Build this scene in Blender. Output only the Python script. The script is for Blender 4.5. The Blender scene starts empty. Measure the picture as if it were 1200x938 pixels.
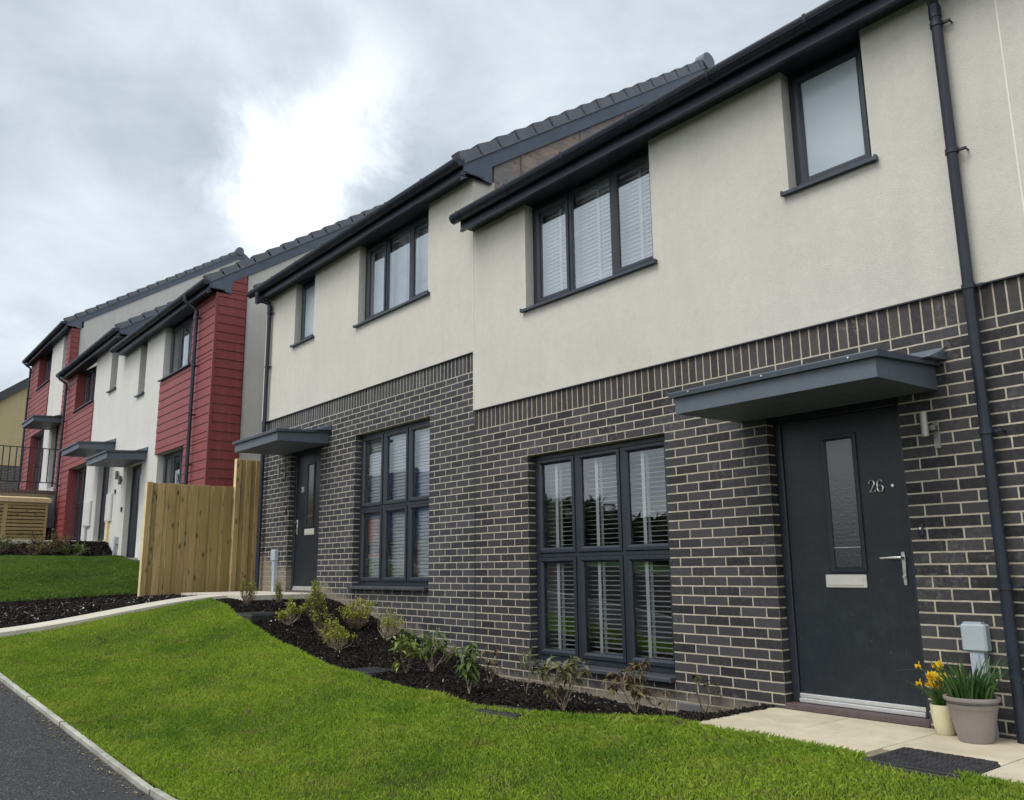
import bpy, math, random
import numpy as np
from mathutils import Vector, Matrix
rad = math.radians
SC = bpy.context.scene
COL = SC.collection

# ---------------------------------------------------------------- camera
cam_d = bpy.data.cameras.new("camera"); cam = bpy.data.objects.new("camera", cam_d); COL.objects.link(cam)
YAW, PIT, ROL = 0.885921, 0.197659, -0.0107737
fw = Vector((-math.sin(YAW)*math.cos(PIT), math.cos(YAW)*math.cos(PIT), math.sin(PIT)))
rt = Vector((math.cos(YAW), math.sin(YAW), 0)); up = rt.cross(fw)
r2 = rt*math.cos(ROL)+up*math.sin(ROL); u2 = -rt*math.sin(ROL)+up*math.cos(ROL)
cam.matrix_world = Matrix((( r2.x, u2.x, -fw.x, 7.39203), (r2.y, u2.y, -fw.y, -5.50157), (r2.z, u2.z, -fw.z, 0.89807), (0,0,0,1)))
cam_d.sensor_width = 36; cam_d.lens = 988.65*36/1200
cam_d.clip_start = .05; cam_d.clip_end = 2000
SC.camera = cam

# ---------------------------------------------------------------- world
SUN_DIR = Vector((-.06, -.52, .80)).normalized()
W = bpy.data.worlds.new("World"); SC.world = W; W.use_nodes = True
nt = W.node_tree; nt.nodes.clear()
def N(nt, typ, **kw):
    n = nt.nodes.new(typ)
    for k, v in kw.items():
        if k.startswith('i_'):
            n.inputs[k[2:].replace('_', ' ')].default_value = v
        else: setattr(n, k, v)
    return n
def L(nt, a, b): nt.links.new(a, b)
def math_n(nt, op, a, b=None, c=None, clamp=False):
    n = nt.nodes.new('ShaderNodeMath'); n.operation = op; n.use_clamp = clamp
    for i, v in enumerate((a, b, c)):
        if v is None: continue
        if isinstance(v, (int, float)): n.inputs[i].default_value = v
        else: nt.links.new(v, n.inputs[i])
    return n.outputs[0]
def vmath(nt, op, a, b=None, scale=None):
    n = nt.nodes.new('ShaderNodeVectorMath'); n.operation = op
    for i, v in enumerate((a, b)):
        if v is None: continue
        if isinstance(v, (tuple, Vector)): n.inputs[i].default_value = tuple(v)
        else: nt.links.new(v, n.inputs[i])
    if scale is not None: n.inputs['Scale'].default_value = scale
    return n.outputs['Value'] if op == 'DOT_PRODUCT' else n.outputs['Vector']
def mixc(nt, fac, a, b, typ='MIX'):
    n = nt.nodes.new('ShaderNodeMix'); n.data_type = 'RGBA'; n.blend_type = typ
    if isinstance(fac, (int, float)): n.inputs[0].default_value = fac
    else: nt.links.new(fac, n.inputs[0])
    for i, v in ((6, a), (7, b)):
        if isinstance(v, (tuple, list)): n.inputs[i].default_value = (v[0], v[1], v[2], 1)
        else: nt.links.new(v, n.inputs[i])
    return n.outputs[2]
def maprange(nt, v, a, b, c, d, smooth=False):
    n = nt.nodes.new('ShaderNodeMapRange')
    if smooth: n.interpolation_type = 'SMOOTHSTEP'
    nt.links.new(v, n.inputs[0])
    for i, x in enumerate((a, b, c, d)): n.inputs[i+1].default_value = x
    return n.outputs[0]
def noise(nt, vec, scale, detail=4, rough=.55, dist=0, out='Fac', w=None):
    n = nt.nodes.new('ShaderNodeTexNoise'); n.inputs['Scale'].default_value = scale
    n.inputs['Detail'].default_value = detail; n.inputs['Roughness'].default_value = rough
    n.inputs['Distortion'].default_value = dist
    if vec is not None: nt.links.new(vec, n.inputs['Vector'])
    return n.outputs[out]
def raydir(px, py):   # direction of a cloud in the sky, from where it stood when photographed
    return (fw + r2*((px-600)/988.65) - u2*((py-469)/988.65)).normalized()
tc = N(nt, 'ShaderNodeTexCoord'); D = vmath(nt, 'NORMALIZE', tc.outputs['Generated'])
sky = N(nt, 'ShaderNodeTexSky', sky_type='NISHITA', sun_disc=False)
sky.sun_elevation = math.asin(SUN_DIR.z); sky.sun_rotation = math.atan2(SUN_DIR.x, SUN_DIR.y)
bg1 = N(nt, 'ShaderNodeBackground', i_Strength=.1); L(nt, sky.outputs[0], bg1.inputs[0])
sx = N(nt, 'ShaderNodeSeparateXYZ'); L(nt, D, sx.inputs[0])
zz = math_n(nt, 'ADD', math_n(nt, 'MAXIMUM', sx.outputs[2], 0.0), .22)
cx = N(nt, 'ShaderNodeCombineXYZ'); L(nt, math_n(nt, 'DIVIDE', sx.outputs[0], zz), cx.inputs[0]); L(nt, math_n(nt, 'DIVIDE', sx.outputs[1], zz), cx.inputs[1])
P = cx.outputs[0]
n1 = noise(nt, P, 1.15, 7, .52, .35)
n2 = noise(nt, P, 4.6, 8, .6, .5)
nw = noise(nt, D, 4.2, 8, .62, .5, out='Color')
Dw = vmath(nt, 'NORMALIZE', vmath(nt, 'ADD', D, vmath(nt, 'SCALE', vmath(nt, 'SUBTRACT', nw, (.5, .5, .5)), None, .27)))
def blob(px, py, r0, r1, amp):
    d = vmath(nt, 'DOT_PRODUCT', Dw, tuple(raydir(px, py)))
    ang = math_n(nt, 'ARCCOSINE', math_n(nt, 'MINIMUM', d, .99999))
    return math_n(nt, 'MULTIPLY', maprange(nt, ang, rad(r0), rad(r1), 1, 0, True), amp)
lum = maprange(nt, n1, .32, .68, .315, .50)
lum = math_n(nt, 'ADD', lum, maprange(nt, n2, .3, .7, -.045, .045))
for b in ((402, 140, .2, 5.5, .15), (430, 85, .2, 6, .06), (362, 195, .2, 6, .28), (326, 255, .2, 5.5, .28), (305, 285, .2, 4.5, .08), (440, 110, 1, 6, .05), (360, 60, 1, 8, .05), (205, 30, 1, 8, .06),
          (500, 190, 1, 8, -.085), (205, 130, 1, 8, -.085), (420, 20, 1, 6, -.04), (90, 330, 1, 9, .05), (700, 60, 1, 14, .06)):
    lum = math_n(nt, 'ADD', lum, blob(*b))
back = maprange(nt, vmath(nt, 'DOT_PRODUCT', D, (.60, -.80, .12)), -.45, .75, 0, 1, True)
lum = math_n(nt, 'MULTIPLY', lum, math_n(nt, 'MULTIPLY_ADD', back, .90, 1.0))
tint = N(nt, 'ShaderNodeValToRGB'); L(nt, lum, tint.inputs[0])
tint.color_ramp.elements[0].position = .35; tint.color_ramp.elements[0].color = (.85, .965, 1.08, 1)
tint.color_ramp.elements[1].position = .85; tint.color_ramp.elements[1].color = (1.0, 1.0, 1.0, 1)
hs_ = N(nt, 'ShaderNodeCombineXYZ')
for i in range(3): L(nt, lum, hs_.inputs[i])
cc = vmath(nt, 'MULTIPLY', tint.outputs[0], hs_.outputs[0])
bg2 = N(nt, 'ShaderNodeBackground', i_Strength=1.0); L(nt, cc, bg2.inputs[0])
mx = N(nt, 'ShaderNodeMixShader'); mx.inputs[0].default_value = .93
L(nt, bg1.outputs[0], mx.inputs[1]); L(nt, bg2.outputs[0], mx.inputs[2])
wo = N(nt, 'ShaderNodeOutputWorld'); L(nt, mx.outputs[0], wo.inputs[0])

sun_d = bpy.data.lights.new("sun", 'SUN'); sun = bpy.data.objects.new("sun", sun_d); COL.objects.link(sun)
sun_d.energy = 1.4; sun_d.angle = rad(32); sun_d.color = (1, .97, .92)
sun.rotation_euler = SUN_DIR.to_track_quat('Z', 'Y').to_euler(); sun.location = (0, -20, 30)
vs = SC.view_settings; vs.view_transform = 'Standard'; vs.look = 'None'; vs.exposure = 0.80; vs.gamma = 1
SC.render.engine = 'CYCLES'
SC.cycles.max_bounces = 8; SC.cycles.transparent_max_bounces = 16
SC.cycles.use_denoising = True

# ---------------------------------------------------------------- helpers
ORG = {}
class MB:
    def __init__(s): s.v = []; s.f = []; s.c = []
    def add(s, vs, fs, c=None):
        b = len(s.v); s.v += [tuple(v) for v in vs]
        for f in fs: s.f.append(tuple(i+b for i in f)); s.c.append(c)
    def box(s, x0, x1, y0, y1, z0, z1):
        if x0 > x1: x0, x1 = x1, x0
        if y0 > y1: y0, y1 = y1, y0
        if z0 > z1: z0, z1 = z1, z0
        s.add([(x0,y0,z0),(x1,y0,z0),(x1,y1,z0),(x0,y1,z0),(x0,y0,z1),(x1,y0,z1),(x1,y1,z1),(x0,y1,z1)],
              [(0,3,2,1),(4,5,6,7),(0,1,5,4),(1,2,6,5),(2,3,7,6),(3,0,4,7)])
        return s
    def bbox(s, x0, x1, y0, y1, z0, z1, b=.004):   # box with chamfered edges
        if x0 > x1: x0, x1 = x1, x0
        if y0 > y1: y0, y1 = y1, y0
        if z0 > z1: z0, z1 = z1, z0
        b = min(b, (x1-x0)*.4, (y1-y0)*.4, (z1-z0)*.4)
        vs = []
        for z, d in ((z0, b), (z0+b, 0), (z1-b, 0), (z1, b)):
            a0, a1, c0, c1 = x0+d, x1-d, y0+d, y1-d; e = b if d == 0 else 0
            vs += [(a0+e,c0,z),(a1-e,c0,z),(a1,c0+e,z),(a1,c1-e,z),(a1-e,c1,z),(a0+e,c1,z),(a0,c1-e,z),(a0,c0+e,z)]
        fs = [tuple(range(7,-1,-1)), tuple(range(24,32))]
        for r in range(3):
            for i in range(8):
                j = (i+1) % 8; fs.append((r*8+i, r*8+j, r*8+8+j, r*8+8+i))
        s.add(vs, fs); return s
    def prism(s, poly, axis, a, b):   # poly: list of 2d points, extruded along axis between a and b
        def mk(p, t):
            return {0: (t, p[0], p[1]), 1: (p[0], t, p[1]), 2: (p[0], p[1], t)}[axis]
        n = len(poly); vs = [mk(p, a) for p in poly]+[mk(p, b) for p in poly]
        fs = [tuple(range(n-1,-1,-1)), tuple(range(n,2*n))]+[(i,(i+1)%n,(i+1)%n+n,i+n) for i in range(n)]
        s.add(vs, fs); return s
    def tube(s, pts, r, n=10, caps=True):
        pts = [Vector(p) for p in pts]; rs = r if isinstance(r, (list, tuple)) else [r]*len(pts)
        vs = []; prev = None
        for i, p in enumerate(pts):
            t = (pts[min(i+1, len(pts)-1)]-pts[max(i-1, 0)]).normalized()
            if prev is None:
                a = Vector((0,0,1)) if abs(t.z) < .9 else Vector((1,0,0)); x = t.cross(a).normalized()
            else: x = (prev-t*prev.dot(t)).normalized()
            prev = x; y = t.cross(x)
            for k in range(n):
                an = 2*math.pi*k/n; vs.append(p+(x*math.cos(an)+y*math.sin(an))*rs[i])
        fs = []
        for i in range(len(pts)-1):
            for k in range(n):
                j = (k+1) % n; fs.append((i*n+k, i*n+j, i*n+n+j, i*n+n+k))
        if caps: fs += [tuple(range(n-1,-1,-1)), tuple(range((len(pts)-1)*n, len(pts)*n))]
        s.add(vs, fs); return s
    def lathe(s, prof, cx, cy, n=32):
        vs = []; m = len(prof)
        for k in range(n):
            a = 2*math.pi*k/n
            for r, z in prof: vs.append((cx+r*math.cos(a), cy+r*math.sin(a), z))
        fs = [(k*m+i, ((k+1)%n)*m+i, ((k+1)%n)*m+i+1, k*m+i+1) for k in range(n) for i in range(m-1)]
        s.add(vs, fs); return s
    def build(s, name, mat, parent=None, smooth=False, label=None):
        me = bpy.data.meshes.new(name)
        o0 = ORG.get(parent.name, Vector((0,0,0))) if parent else Vector((0,0,0))
        me.from_pydata([(v[0]-o0.x, v[1]-o0.y, v[2]-o0.z) for v in s.v], [], s.f)
        me.materials.append(mat)
        if smooth:
            me.polygons.foreach_set('use_smooth', [True]*len(me.polygons))
            try: me.set_sharp_from_angle(angle=rad(40))
            except Exception: pass
        if any(c is not None for c in s.c):
            at = me.attributes.new('tint', 'FLOAT', 'FACE'); at.data.foreach_set('value', [0.5 if c is None else c for c in s.c])
        me.update()
        o = bpy.data.objects.new(name, me); COL.objects.link(o)
        if parent: o.parent = parent
        ORG[o.name] = o0
        if label: o['label'] = label
        return o
def tag(o, label=None, cat=None, group=None, kind=None):
    if label: o['label'] = label
    if cat: o['category'] = cat
    if group: o['group'] = group
    if kind: o['kind'] = kind
    return o
def empty(name, loc):
    o = bpy.data.objects.new(name, None); COL.objects.link(o); o.location = loc
    o.empty_display_size = .1; ORG[o.name] = Vector(loc); return o
def ip(x, t):
    return float(np.interp(x, [a for a, b in t], [b for a, b in t]))

# ---------------------------------------------------------------- materials
MATS = {}
def base_mat(name, rough=.6, spec=.5, metal=0):
    m = bpy.data.materials.new(name); m.use_nodes = True; nt = m.node_tree
    b = nt.nodes['Principled BSDF']; b.inputs['Roughness'].default_value = rough; b.inputs['Metallic'].default_value = metal
    b.inputs['Specular IOR Level'].default_value = spec
    return m, nt, b
def setc(nt, sock, v):
    if isinstance(v, (tuple, list)): sock.default_value = (v[0], v[1], v[2], 1)
    else: nt.links.new(v, sock)
def bump(nt, b, h, strength, dist):
    n = nt.nodes.new('ShaderNodeBump'); n.inputs['Strength'].default_value = strength; n.inputs['Distance'].default_value = dist
    nt.links.new(h, n.inputs['Height']); nt.links.new(n.outputs[0], b.inputs['Normal']); return n
def plain(name, col, rough=.5, var=.12, vscale=6, bscale=0, bstr=.3, bdist=.002, spec=.5, metal=0, fine=.0):
    m, nt, b = base_mat(name, rough, spec, metal)
    g = N(nt, 'ShaderNodeNewGeometry'); p = g.outputs['Position']
    n = noise(nt, p, vscale, 5, .6)
    f = maprange(nt, n, .3, .7, 1-var, 1+var)
    if fine:
        f = math_n(nt, 'MULTIPLY', f, maprange(nt, noise(nt, p, vscale*30, 3, .7), .3, .7, 1-fine, 1+fine))
    v = N(nt, 'ShaderNodeCombineXYZ')
    for i in range(3): L(nt, f, v.inputs[i])
    L(nt, vmath(nt, 'MULTIPLY', v.outputs[0], tuple(col)), b.inputs['Base Color'])
    L(nt, maprange(nt, noise(nt, p, vscale*2.3, 4, .6), .3, .7, max(0, rough-.08), min(1, rough+.08)), b.inputs['Roughness'])
    if bscale: bump(nt, b, noise(nt, p, bscale, 3, .6), bstr, bdist)
    return m
def wall_vec(nt, wob=0.0012):
    g = N(nt, 'ShaderNodeNewGeometry'); s = N(nt, 'ShaderNodeSeparateXYZ'); L(nt, g.outputs['Position'], s.inputs[0])
    n = N(nt, 'ShaderNodeSeparateXYZ'); L(nt, g.outputs['True Normal'], n.inputs[0])
    side = math_n(nt, 'GREATER_THAN', math_n(nt, 'ABSOLUTE', n.outputs[0]), .5)
    x = N(nt, 'ShaderNodeMix'); L(nt, side, x.inputs[0]); L(nt, s.outputs[0], x.inputs[2]); L(nt, s.outputs[1], x.inputs[3])
    c = N(nt, 'ShaderNodeCombineXYZ'); L(nt, x.outputs[0], c.inputs[0]); L(nt, s.outputs[2], c.inputs[1])
    w = noise(nt, g.outputs['Position'], 35, 3, .6, out='Color')
    v = vmath(nt, 'ADD', c.outputs[0], vmath(nt, 'SCALE', vmath(nt, 'SUBTRACT', w, (.5,.5,.5)), None, wob*4))
    return v, g.outputs['Position'], s
def brick_mat(name, c1, c2, mortar, soldier=False, zoff=0.0, dirt_z=None, pos_y0=0.0):
    m, nt, b = base_mat(name, .75, .35)
    v, p, s = wall_vec(nt)
    v = vmath(nt, 'SUBTRACT', v, (0.0, zoff, 0))
    bt = N(nt, 'ShaderNodeTexBrick'); bt.offset = 0 if soldier else .5; bt.offset_frequency = 2; bt.squash = 1
    bt.inputs['Scale'].default_value = 1; bt.inputs['Mortar Size'].default_value = .0060; bt.inputs['Mortar Smooth'].default_value = .25
    bt.inputs['Bias'].default_value = 0
    bt.inputs['Brick Width'].default_value = .075 if soldier else .225
    bt.inputs['Row Height'].default_value = .235 if soldier else .075
    bt.inputs['Color1'].default_value = (0,0,0,1); bt.inputs['Color2'].default_value = (1,1,1,1); bt.inputs['Mortar'].default_value = (.5,.5,.5,1)
    L(nt, v, bt.inputs['Vector'])
    col = mixc(nt, bt.outputs['Color'], c1, c2)
    blot = noise(nt, p, 28, 5, .65); col = mixc(nt, maprange(nt, blot, .45, .75, 0, .45), col, (c2[0]*1.5, c2[1]*1.45, c2[2]*1.4))
    fine = noise(nt, p, 260, 3, .7)
    col = mixc(nt, maprange(nt, fine, .55, .75, 0, .5), col, (c1[0]*.5, c1[1]*.5, c1[2]*.5))
    speck = noise(nt, p, 120, 2, .6); col = mixc(nt, maprange(nt, speck, .72, .76, 0, .5), col, (.32,.31,.29))
    # chalky bloom in a few patches
    ef = math_n(nt, 'MULTIPLY', maprange(nt, noise(nt, p, 1.3, 3, .6), .54, .70, 0, 1), maprange(nt, noise(nt, p, 26, 6, .75), .5, .66, 0, .75))
    col = mixc(nt, ef, col, (.24,.235,.23))
    mcol = mixc(nt, maprange(nt, noise(nt, p, 9, 5, .7), .35, .7, 0, 1), mortar, (mortar[0]*.66, mortar[1]*.64, mortar[2]*.6))
    out = mixc(nt, bt.outputs['Fac'], col, mcol)
    if dirt_z is not None:
        zn = math_n(nt, 'SUBTRACT', s.outputs[2], maprange(nt, noise(nt, p, 5, 5, .7), .3, .7, -.07, .09))
        slope = math_n(nt, 'MULTIPLY_ADD', s.outputs[0], 0 if dirt_z[1] == 0 else dirt_z[1], dirt_z[0])
        f = maprange(nt, math_n(nt, 'SUBTRACT', zn, slope), 0, .12, .75, 0)
        out = mixc(nt, f, out, (.23,.20,.15))
    setc(nt, b.inputs['Base Color'], out)
    h = math_n(nt, 'MULTIPLY_ADD', bt.outputs['Fac'], -1, 1)
    h = math_n(nt, 'ADD', h, math_n(nt, 'MULTIPLY', noise(nt, p, 140, 4, .7), .35))
    bump(nt, b, h, .6, .004)
    return m
def render_mat(name, col):
    m, nt, b = base_mat(name, .9, .2)
    g = N(nt, 'ShaderNodeNewGeometry'); p = g.outputs['Position']
    st = nt.nodes.new('ShaderNodeMapping'); st.inputs['Scale'].default_value = (1, 1, .18); L(nt, p, st.inputs[0])
    f = maprange(nt, noise(nt, p, 1.6, 5, .6), .3, .7, .95, 1.04)
    f2 = maprange(nt, noise(nt, st.outputs[0], 7, 5, .65), .35, .75, 1.02, .955)
    f3 = maprange(nt, noise(nt, p, 170, 3, .7), .3, .7, .9, 1.08)
    f = math_n(nt, 'MULTIPLY', math_n(nt, 'MULTIPLY', f, f2), math_n(nt, 'MULTIPLY', f3, maprange(nt, noise(nt, p, 14, 6, .7), .4, .8, 1.01, .93)))
    v = N(nt, 'ShaderNodeCombineXYZ')
    for i in range(3): L(nt, f, v.inputs[i])
    L(nt, vmath(nt, 'MULTIPLY', v.outputs[0], tuple(col)), b.inputs['Base Color'])
    vo = N(nt, 'ShaderNodeTexVoronoi'); vo.inputs['Scale'].default_value = 210; L(nt, p, vo.inputs['Vector'])
    h = math_n(nt, 'ADD', noise(nt, p, 110, 4, .7), math_n(nt, 'MULTIPLY', vo.outputs['Distance'], .4))
    bump(nt, b, h, .75, .003)
    return m
def tint_mat(name, c0, c1, rough=.6, patch=None, transl=.0, spec=.3, fine=0):
    m, nt, b = base_mat(name, rough, spec)
    a = N(nt, 'ShaderNodeAttribute'); a.attribute_name = 'tint'
    col = mixc(nt, a.outputs['Fac'], c0, c1)
    g = N(nt, 'ShaderNodeNewGeometry')
    if patch:
        for (sc, lo, hi, pc) in patch:
            col = mixc(nt, maprange(nt, noise(nt, g.outputs['Position'], sc, 5, .65), lo, hi, 0, .75), col, pc)
    setc(nt, b.inputs['Base Color'], col)
    if transl:
        t = N(nt, 'ShaderNodeBsdfTranslucent'); setc(nt, t.inputs[0], col)
        x = N(nt, 'ShaderNodeMixShader'); x.inputs[0].default_value = transl
        L(nt, b.outputs[0], x.inputs[1]); L(nt, t.outputs[0], x.inputs[2])
        L(nt, x.outputs[0], nt.nodes['Material Output'].inputs[0])
    return m
BR_D = brick_mat('dark_brick_26', (.015,.0148,.0165), (.056,.054,.058), (.47,.44,.36), dirt_z=(-.20, 0))
BR_L = brick_mat('dark_brick_28', (.020,.021,.025), (.058,.057,.063), (.46,.44,.38), dirt_z=(-.09, -.20))
SO_D = brick_mat('soldier_brick_26', (.030,.027,.028), (.060,.053,.052), (.45,.415,.33), soldier=True, zoff=2.395)
SO_L = brick_mat('soldier_brick_28', (.020,.021,.025), (.058,.057,.063), (.46,.44,.38), soldier=True, zoff=3.07)
RE_B = render_mat('beige_render', (.56,.545,.495))
RE_W = render_mat('white_render', (.59,.585,.555))
RE_Y = render_mat('cream_render', (.50,.42,.24))
BEAD = plain('white_bead', (.68,.67,.62), .6, .05)
ANTH = plain('anthracite_upvc', (.019,.0245,.034), .38, .12, 5, 400, .08, .0006, .5)
GUT = plain('black_gutter_plastic', (.015,.020,.032), .42, .2, 4, 0, spec=.4)
FASC = plain('anthracite_fascia', (.033,.042,.062), .42, .15, 3, 0)
SOFF = plain('dark_soffit', (.018,.024,.036), .55, .12, 3)
CANO = plain('canopy_grp', (.085,.105,.13), .5, .10, 5, 180, .15, .001)
CANT = plain('canopy_trim', (.055,.07,.088), .42, .12, 5)
SILLM = plain('grey_metal_sill', (.050,.056,.064), .4, .15, 6)
LEAD = plain('lead_flashing', (.16,.20,.24), .42, .2, 9, 60, .2, .002, metal=.4)
TILE = plain('concrete_tile', (.060,.063,.070), .8, .28, 5, 90, .5, .004, fine=.15)
VERG = plain('verge_cap', (.125,.140,.165), .6, .15, 5, 60, .2, .002)
BARG = plain('grey_bargeboard', (.075,.10,.14), .5, .12, 4)
STEEL = plain('brushed_steel', (.62,.62,.60), .32, .08, 10, metal=1)
ALU = plain('aluminium_strip', (.66,.67,.68), .35, .06, 10, metal=.6)
WHITE = plain('white_plastic', (.62,.62,.60), .45, .05, 5)
BLIND = plain('blind_white', (.93,.95,.96), .5, .03, 5)
LINER = plain('white_window_liner', (.66,.66,.61), .7, .04)
ROOM = plain('room_paint', (.22,.21,.19), .9, .1)
GREYP = plain('grey_meter_plastic', (.36,.41,.45), .5, .08, 6)
BLACK = plain('black_plastic', (.01,.01,.012), .3, .1)
CONC = plain('path_concrete', (.50,.475,.40), .85, .12, 3, 120, .3, .002, fine=.12)
KERB = plain('edging_concrete', (.33,.33,.29), .88, .32, 5, 90, .5, .003, fine=.2)
GREYW = plain('grey_rendered_blockwork', (.27,.275,.28), .9, .12, 2, 60, .3, .003)
def door_mat():
    m, nt, b = base_mat('anthracite_door', .42, .5)
    g = N(nt, 'ShaderNodeNewGeometry'); p = g.outputs['Position']
    mp = nt.nodes.new('ShaderNodeMapping'); mp.inputs['Scale'].default_value = (26, 26, 2.2); L(nt, p, mp.inputs[0])
    n = noise(nt, mp.outputs[0], 5, 5, .65, .8)
    col = mixc(nt, maprange(nt, n, .3, .7, 0, 1), (.007,.011,.016), (.013,.019,.026))
    dust = math_n(nt, 'MULTIPLY', maprange(nt, noise(nt, p, 7, 6, .7), .5, .75, 0, .12), 1)
    col = mixc(nt, dust, col, (.10,.11,.12))
    sp = noise(nt, p, 90, 2, .5); col = mixc(nt, maprange(nt, sp, .74, .77, 0, .5), col, (.35,.35,.34))
    setc(nt, b.inputs['Base Color'], col); bump(nt, b, n, .45, .002)
    return m
DOOR = door_mat()
def glass_mat(name, tintc, k, bias, rough=.01, bsc=2.2, bst=.12):
    m = bpy.data.materials.new(name); m.use_nodes = True; nt = m.node_tree; nt.nodes.clear()
    o = N(nt, 'ShaderNodeOutputMaterial'); t = N(nt, 'ShaderNodeBsdfTransparent'); t.inputs[0].default_value = (*tintc, 1)
    gl = N(nt, 'ShaderNodeBsdfGlossy'); gl.inputs['Roughness'].default_value = rough; gl.inputs[0].default_value = (.93,.97,1,1)
    g = N(nt, 'ShaderNodeNewGeometry')
    nb = nt.nodes.new('ShaderNodeBump'); nb.inputs['Strength'].default_value = bst; nb.inputs['Distance'].default_value = .01
    L(nt, noise(nt, g.outputs['Position'], bsc, 2, .5), nb.inputs['Height']); L(nt, nb.outputs[0], gl.inputs['Normal'])
    f = N(nt, 'ShaderNodeFresnel'); f.inputs[0].default_value = 1.5
    fac = math_n(nt, 'MULTIPLY_ADD', f.outputs[0], k, bias, clamp=True)
    mx = N(nt, 'ShaderNodeMixShader'); L(nt, fac, mx.inputs[0]); L(nt, t.outputs[0], mx.inputs[1]); L(nt, gl.outputs[0], mx.inputs[2])
    L(nt, mx.outputs[0], o.inputs[0]); return m
GLASS = glass_mat('window_glass', (.97,.99,.99), 1.7, .07)
GLASSU = glass_mat('upper_window_glass', (.95,.98,.99), 2.4, .20)
OBSC = glass_mat('obscured_door_glass', (.30,.33,.32), 1.5, .06, .28, 55, .10)
def frost_mat():
    m, nt, b = base_mat('frosted_glass', .22, .9)
    g = N(nt, 'ShaderNodeNewGeometry'); p = g.outputs['Position']
    col = mixc(nt, maprange(nt, noise(nt, p, 1.2, 2, .5), .3, .7, 0, 1), (.28,.34,.40), (.42,.48,.52))
    setc(nt, b.inputs['Base Color'], col); bump(nt, b, noise(nt, p, 3, 2, .5), .1, .01); return m
FROST = frost_mat()
def clad_mat():
    m, nt, b = base_mat('red_cladding', .55, .4)
    g = N(nt, 'ShaderNodeNewGeometry'); p = g.outputs['Position']
    mp = nt.nodes.new('ShaderNodeMapping'); mp.inputs['Scale'].default_value = (2, 2, 14); L(nt, p, mp.inputs[0])
    n = noise(nt, mp.outputs[0], 6, 5, .6)
    st = nt.nodes.new('ShaderNodeMapping'); st.inputs['Scale'].default_value = (9, 9, .35); L(nt, p, st.inputs[0])
    col = mixc(nt, maprange(nt, n, .3, .7, 0, 1), (.175,.034,.036), (.245,.055,.054))
    col = mixc(nt, maprange(nt, noise(nt, st.outputs[0], 2.2, 4, .6), .52, .72, 0, .3), col, (.30,.13,.13))
    setc(nt, b.inputs['Base Color'], col); bump(nt, b, n, .3, .002); return m
RED = clad_mat()
def wood_mat(name, c0, c1, vert=True):
    m, nt, b = base_mat(name, .75, .25)
    g = N(nt, 'ShaderNodeNewGeometry'); p = g.outputs['Position']
    a = N(nt, 'ShaderNodeAttribute'); a.attribute_name = 'tint'
    mp = nt.nodes.new('ShaderNodeMapping'); mp.inputs['Scale'].default_value = (24, 24, 1.6) if vert else (24, 1.6, 24); L(nt, p, mp.inputs[0])
    off = vmath(nt, 'SCALE', a.outputs['Color'], None, 37)
    v = vmath(nt, 'ADD', mp.outputs[0], off)
    n = noise(nt, v, 1.6, 5, .65, 1.2)
    col = mixc(nt, maprange(nt, n, .3, .7, 0, 1), c0, c1)
    col = mixc(nt, maprange(nt, a.outputs['Fac'], 0, 1, 0, .8), col, (c0[0]*.66, c0[1]*.72, c0[2]*.58))
    kn = N(nt, 'ShaderNodeTexVoronoi'); kn.inputs['Scale'].default_value = 1
    kp = nt.nodes.new('ShaderNodeMapping'); kp.inputs['Scale'].default_value = (9, 9, 3.4) if vert else (9, 3.4, 9); L(nt, p, kp.inputs[0])
    L(nt, vmath(nt, 'ADD', kp.outputs[0], off), kn.inputs['Vector'])
    col = mixc(nt, maprange(nt, kn.outputs['Distance'], .06, .22, .9, 0), col, (.035,.022,.010))
    st = nt.nodes.new('ShaderNodeMapping'); st.inputs['Scale'].default_value = (6, 6, .9); L(nt, p, st.inputs[0])
    col = mixc(nt, maprange(nt, noise(nt, st.outputs[0], 1.3, 5, .65), .48, .75, 0, .5), col, (.14,.12,.055))
    setc(nt, b.inputs['Base Color'], col); bump(nt, b, n, .4, .003); return m
WOOD = wood_mat('treated_timber', (.35,.235,.10), (.52,.385,.19))
WOODE = plain('fresh_timber_edge', (.66,.54,.30), .7, .15, 8, 40, .2, .001)
WOODH = wood_mat('pale_store_timber', (.34,.26,.12), (.46,.37,.19), vert=False)
def ply_mat():
    m, nt, b = base_mat('weathered_ply', .8, .2)
    g = N(nt, 'ShaderNodeNewGeometry'); p = g.outputs['Position']
    mp = nt.nodes.new('ShaderNodeMapping'); mp.inputs['Scale'].default_value = (1, 3, 9); mp.inputs['Rotation'].default_value = (rad(-33),0,0); L(nt, p, mp.inputs[0])
    n = noise(nt, mp.outputs[0], 1.7, 6, .7, .9); n2 = noise(nt, p, 1.4, 4, .6)
    col = mixc(nt, maprange(nt, n, .3, .7, 0, 1), (.20,.155,.135), (.40,.33,.28))
    col = mixc(nt, maprange(nt, n2, .42, .62, 0, .7), col, (.19,.20,.21))
    setc(nt, b.inputs['Base Color'], col); bump(nt, b, n, .3, .003); return m
PLY = ply_mat()
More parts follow.
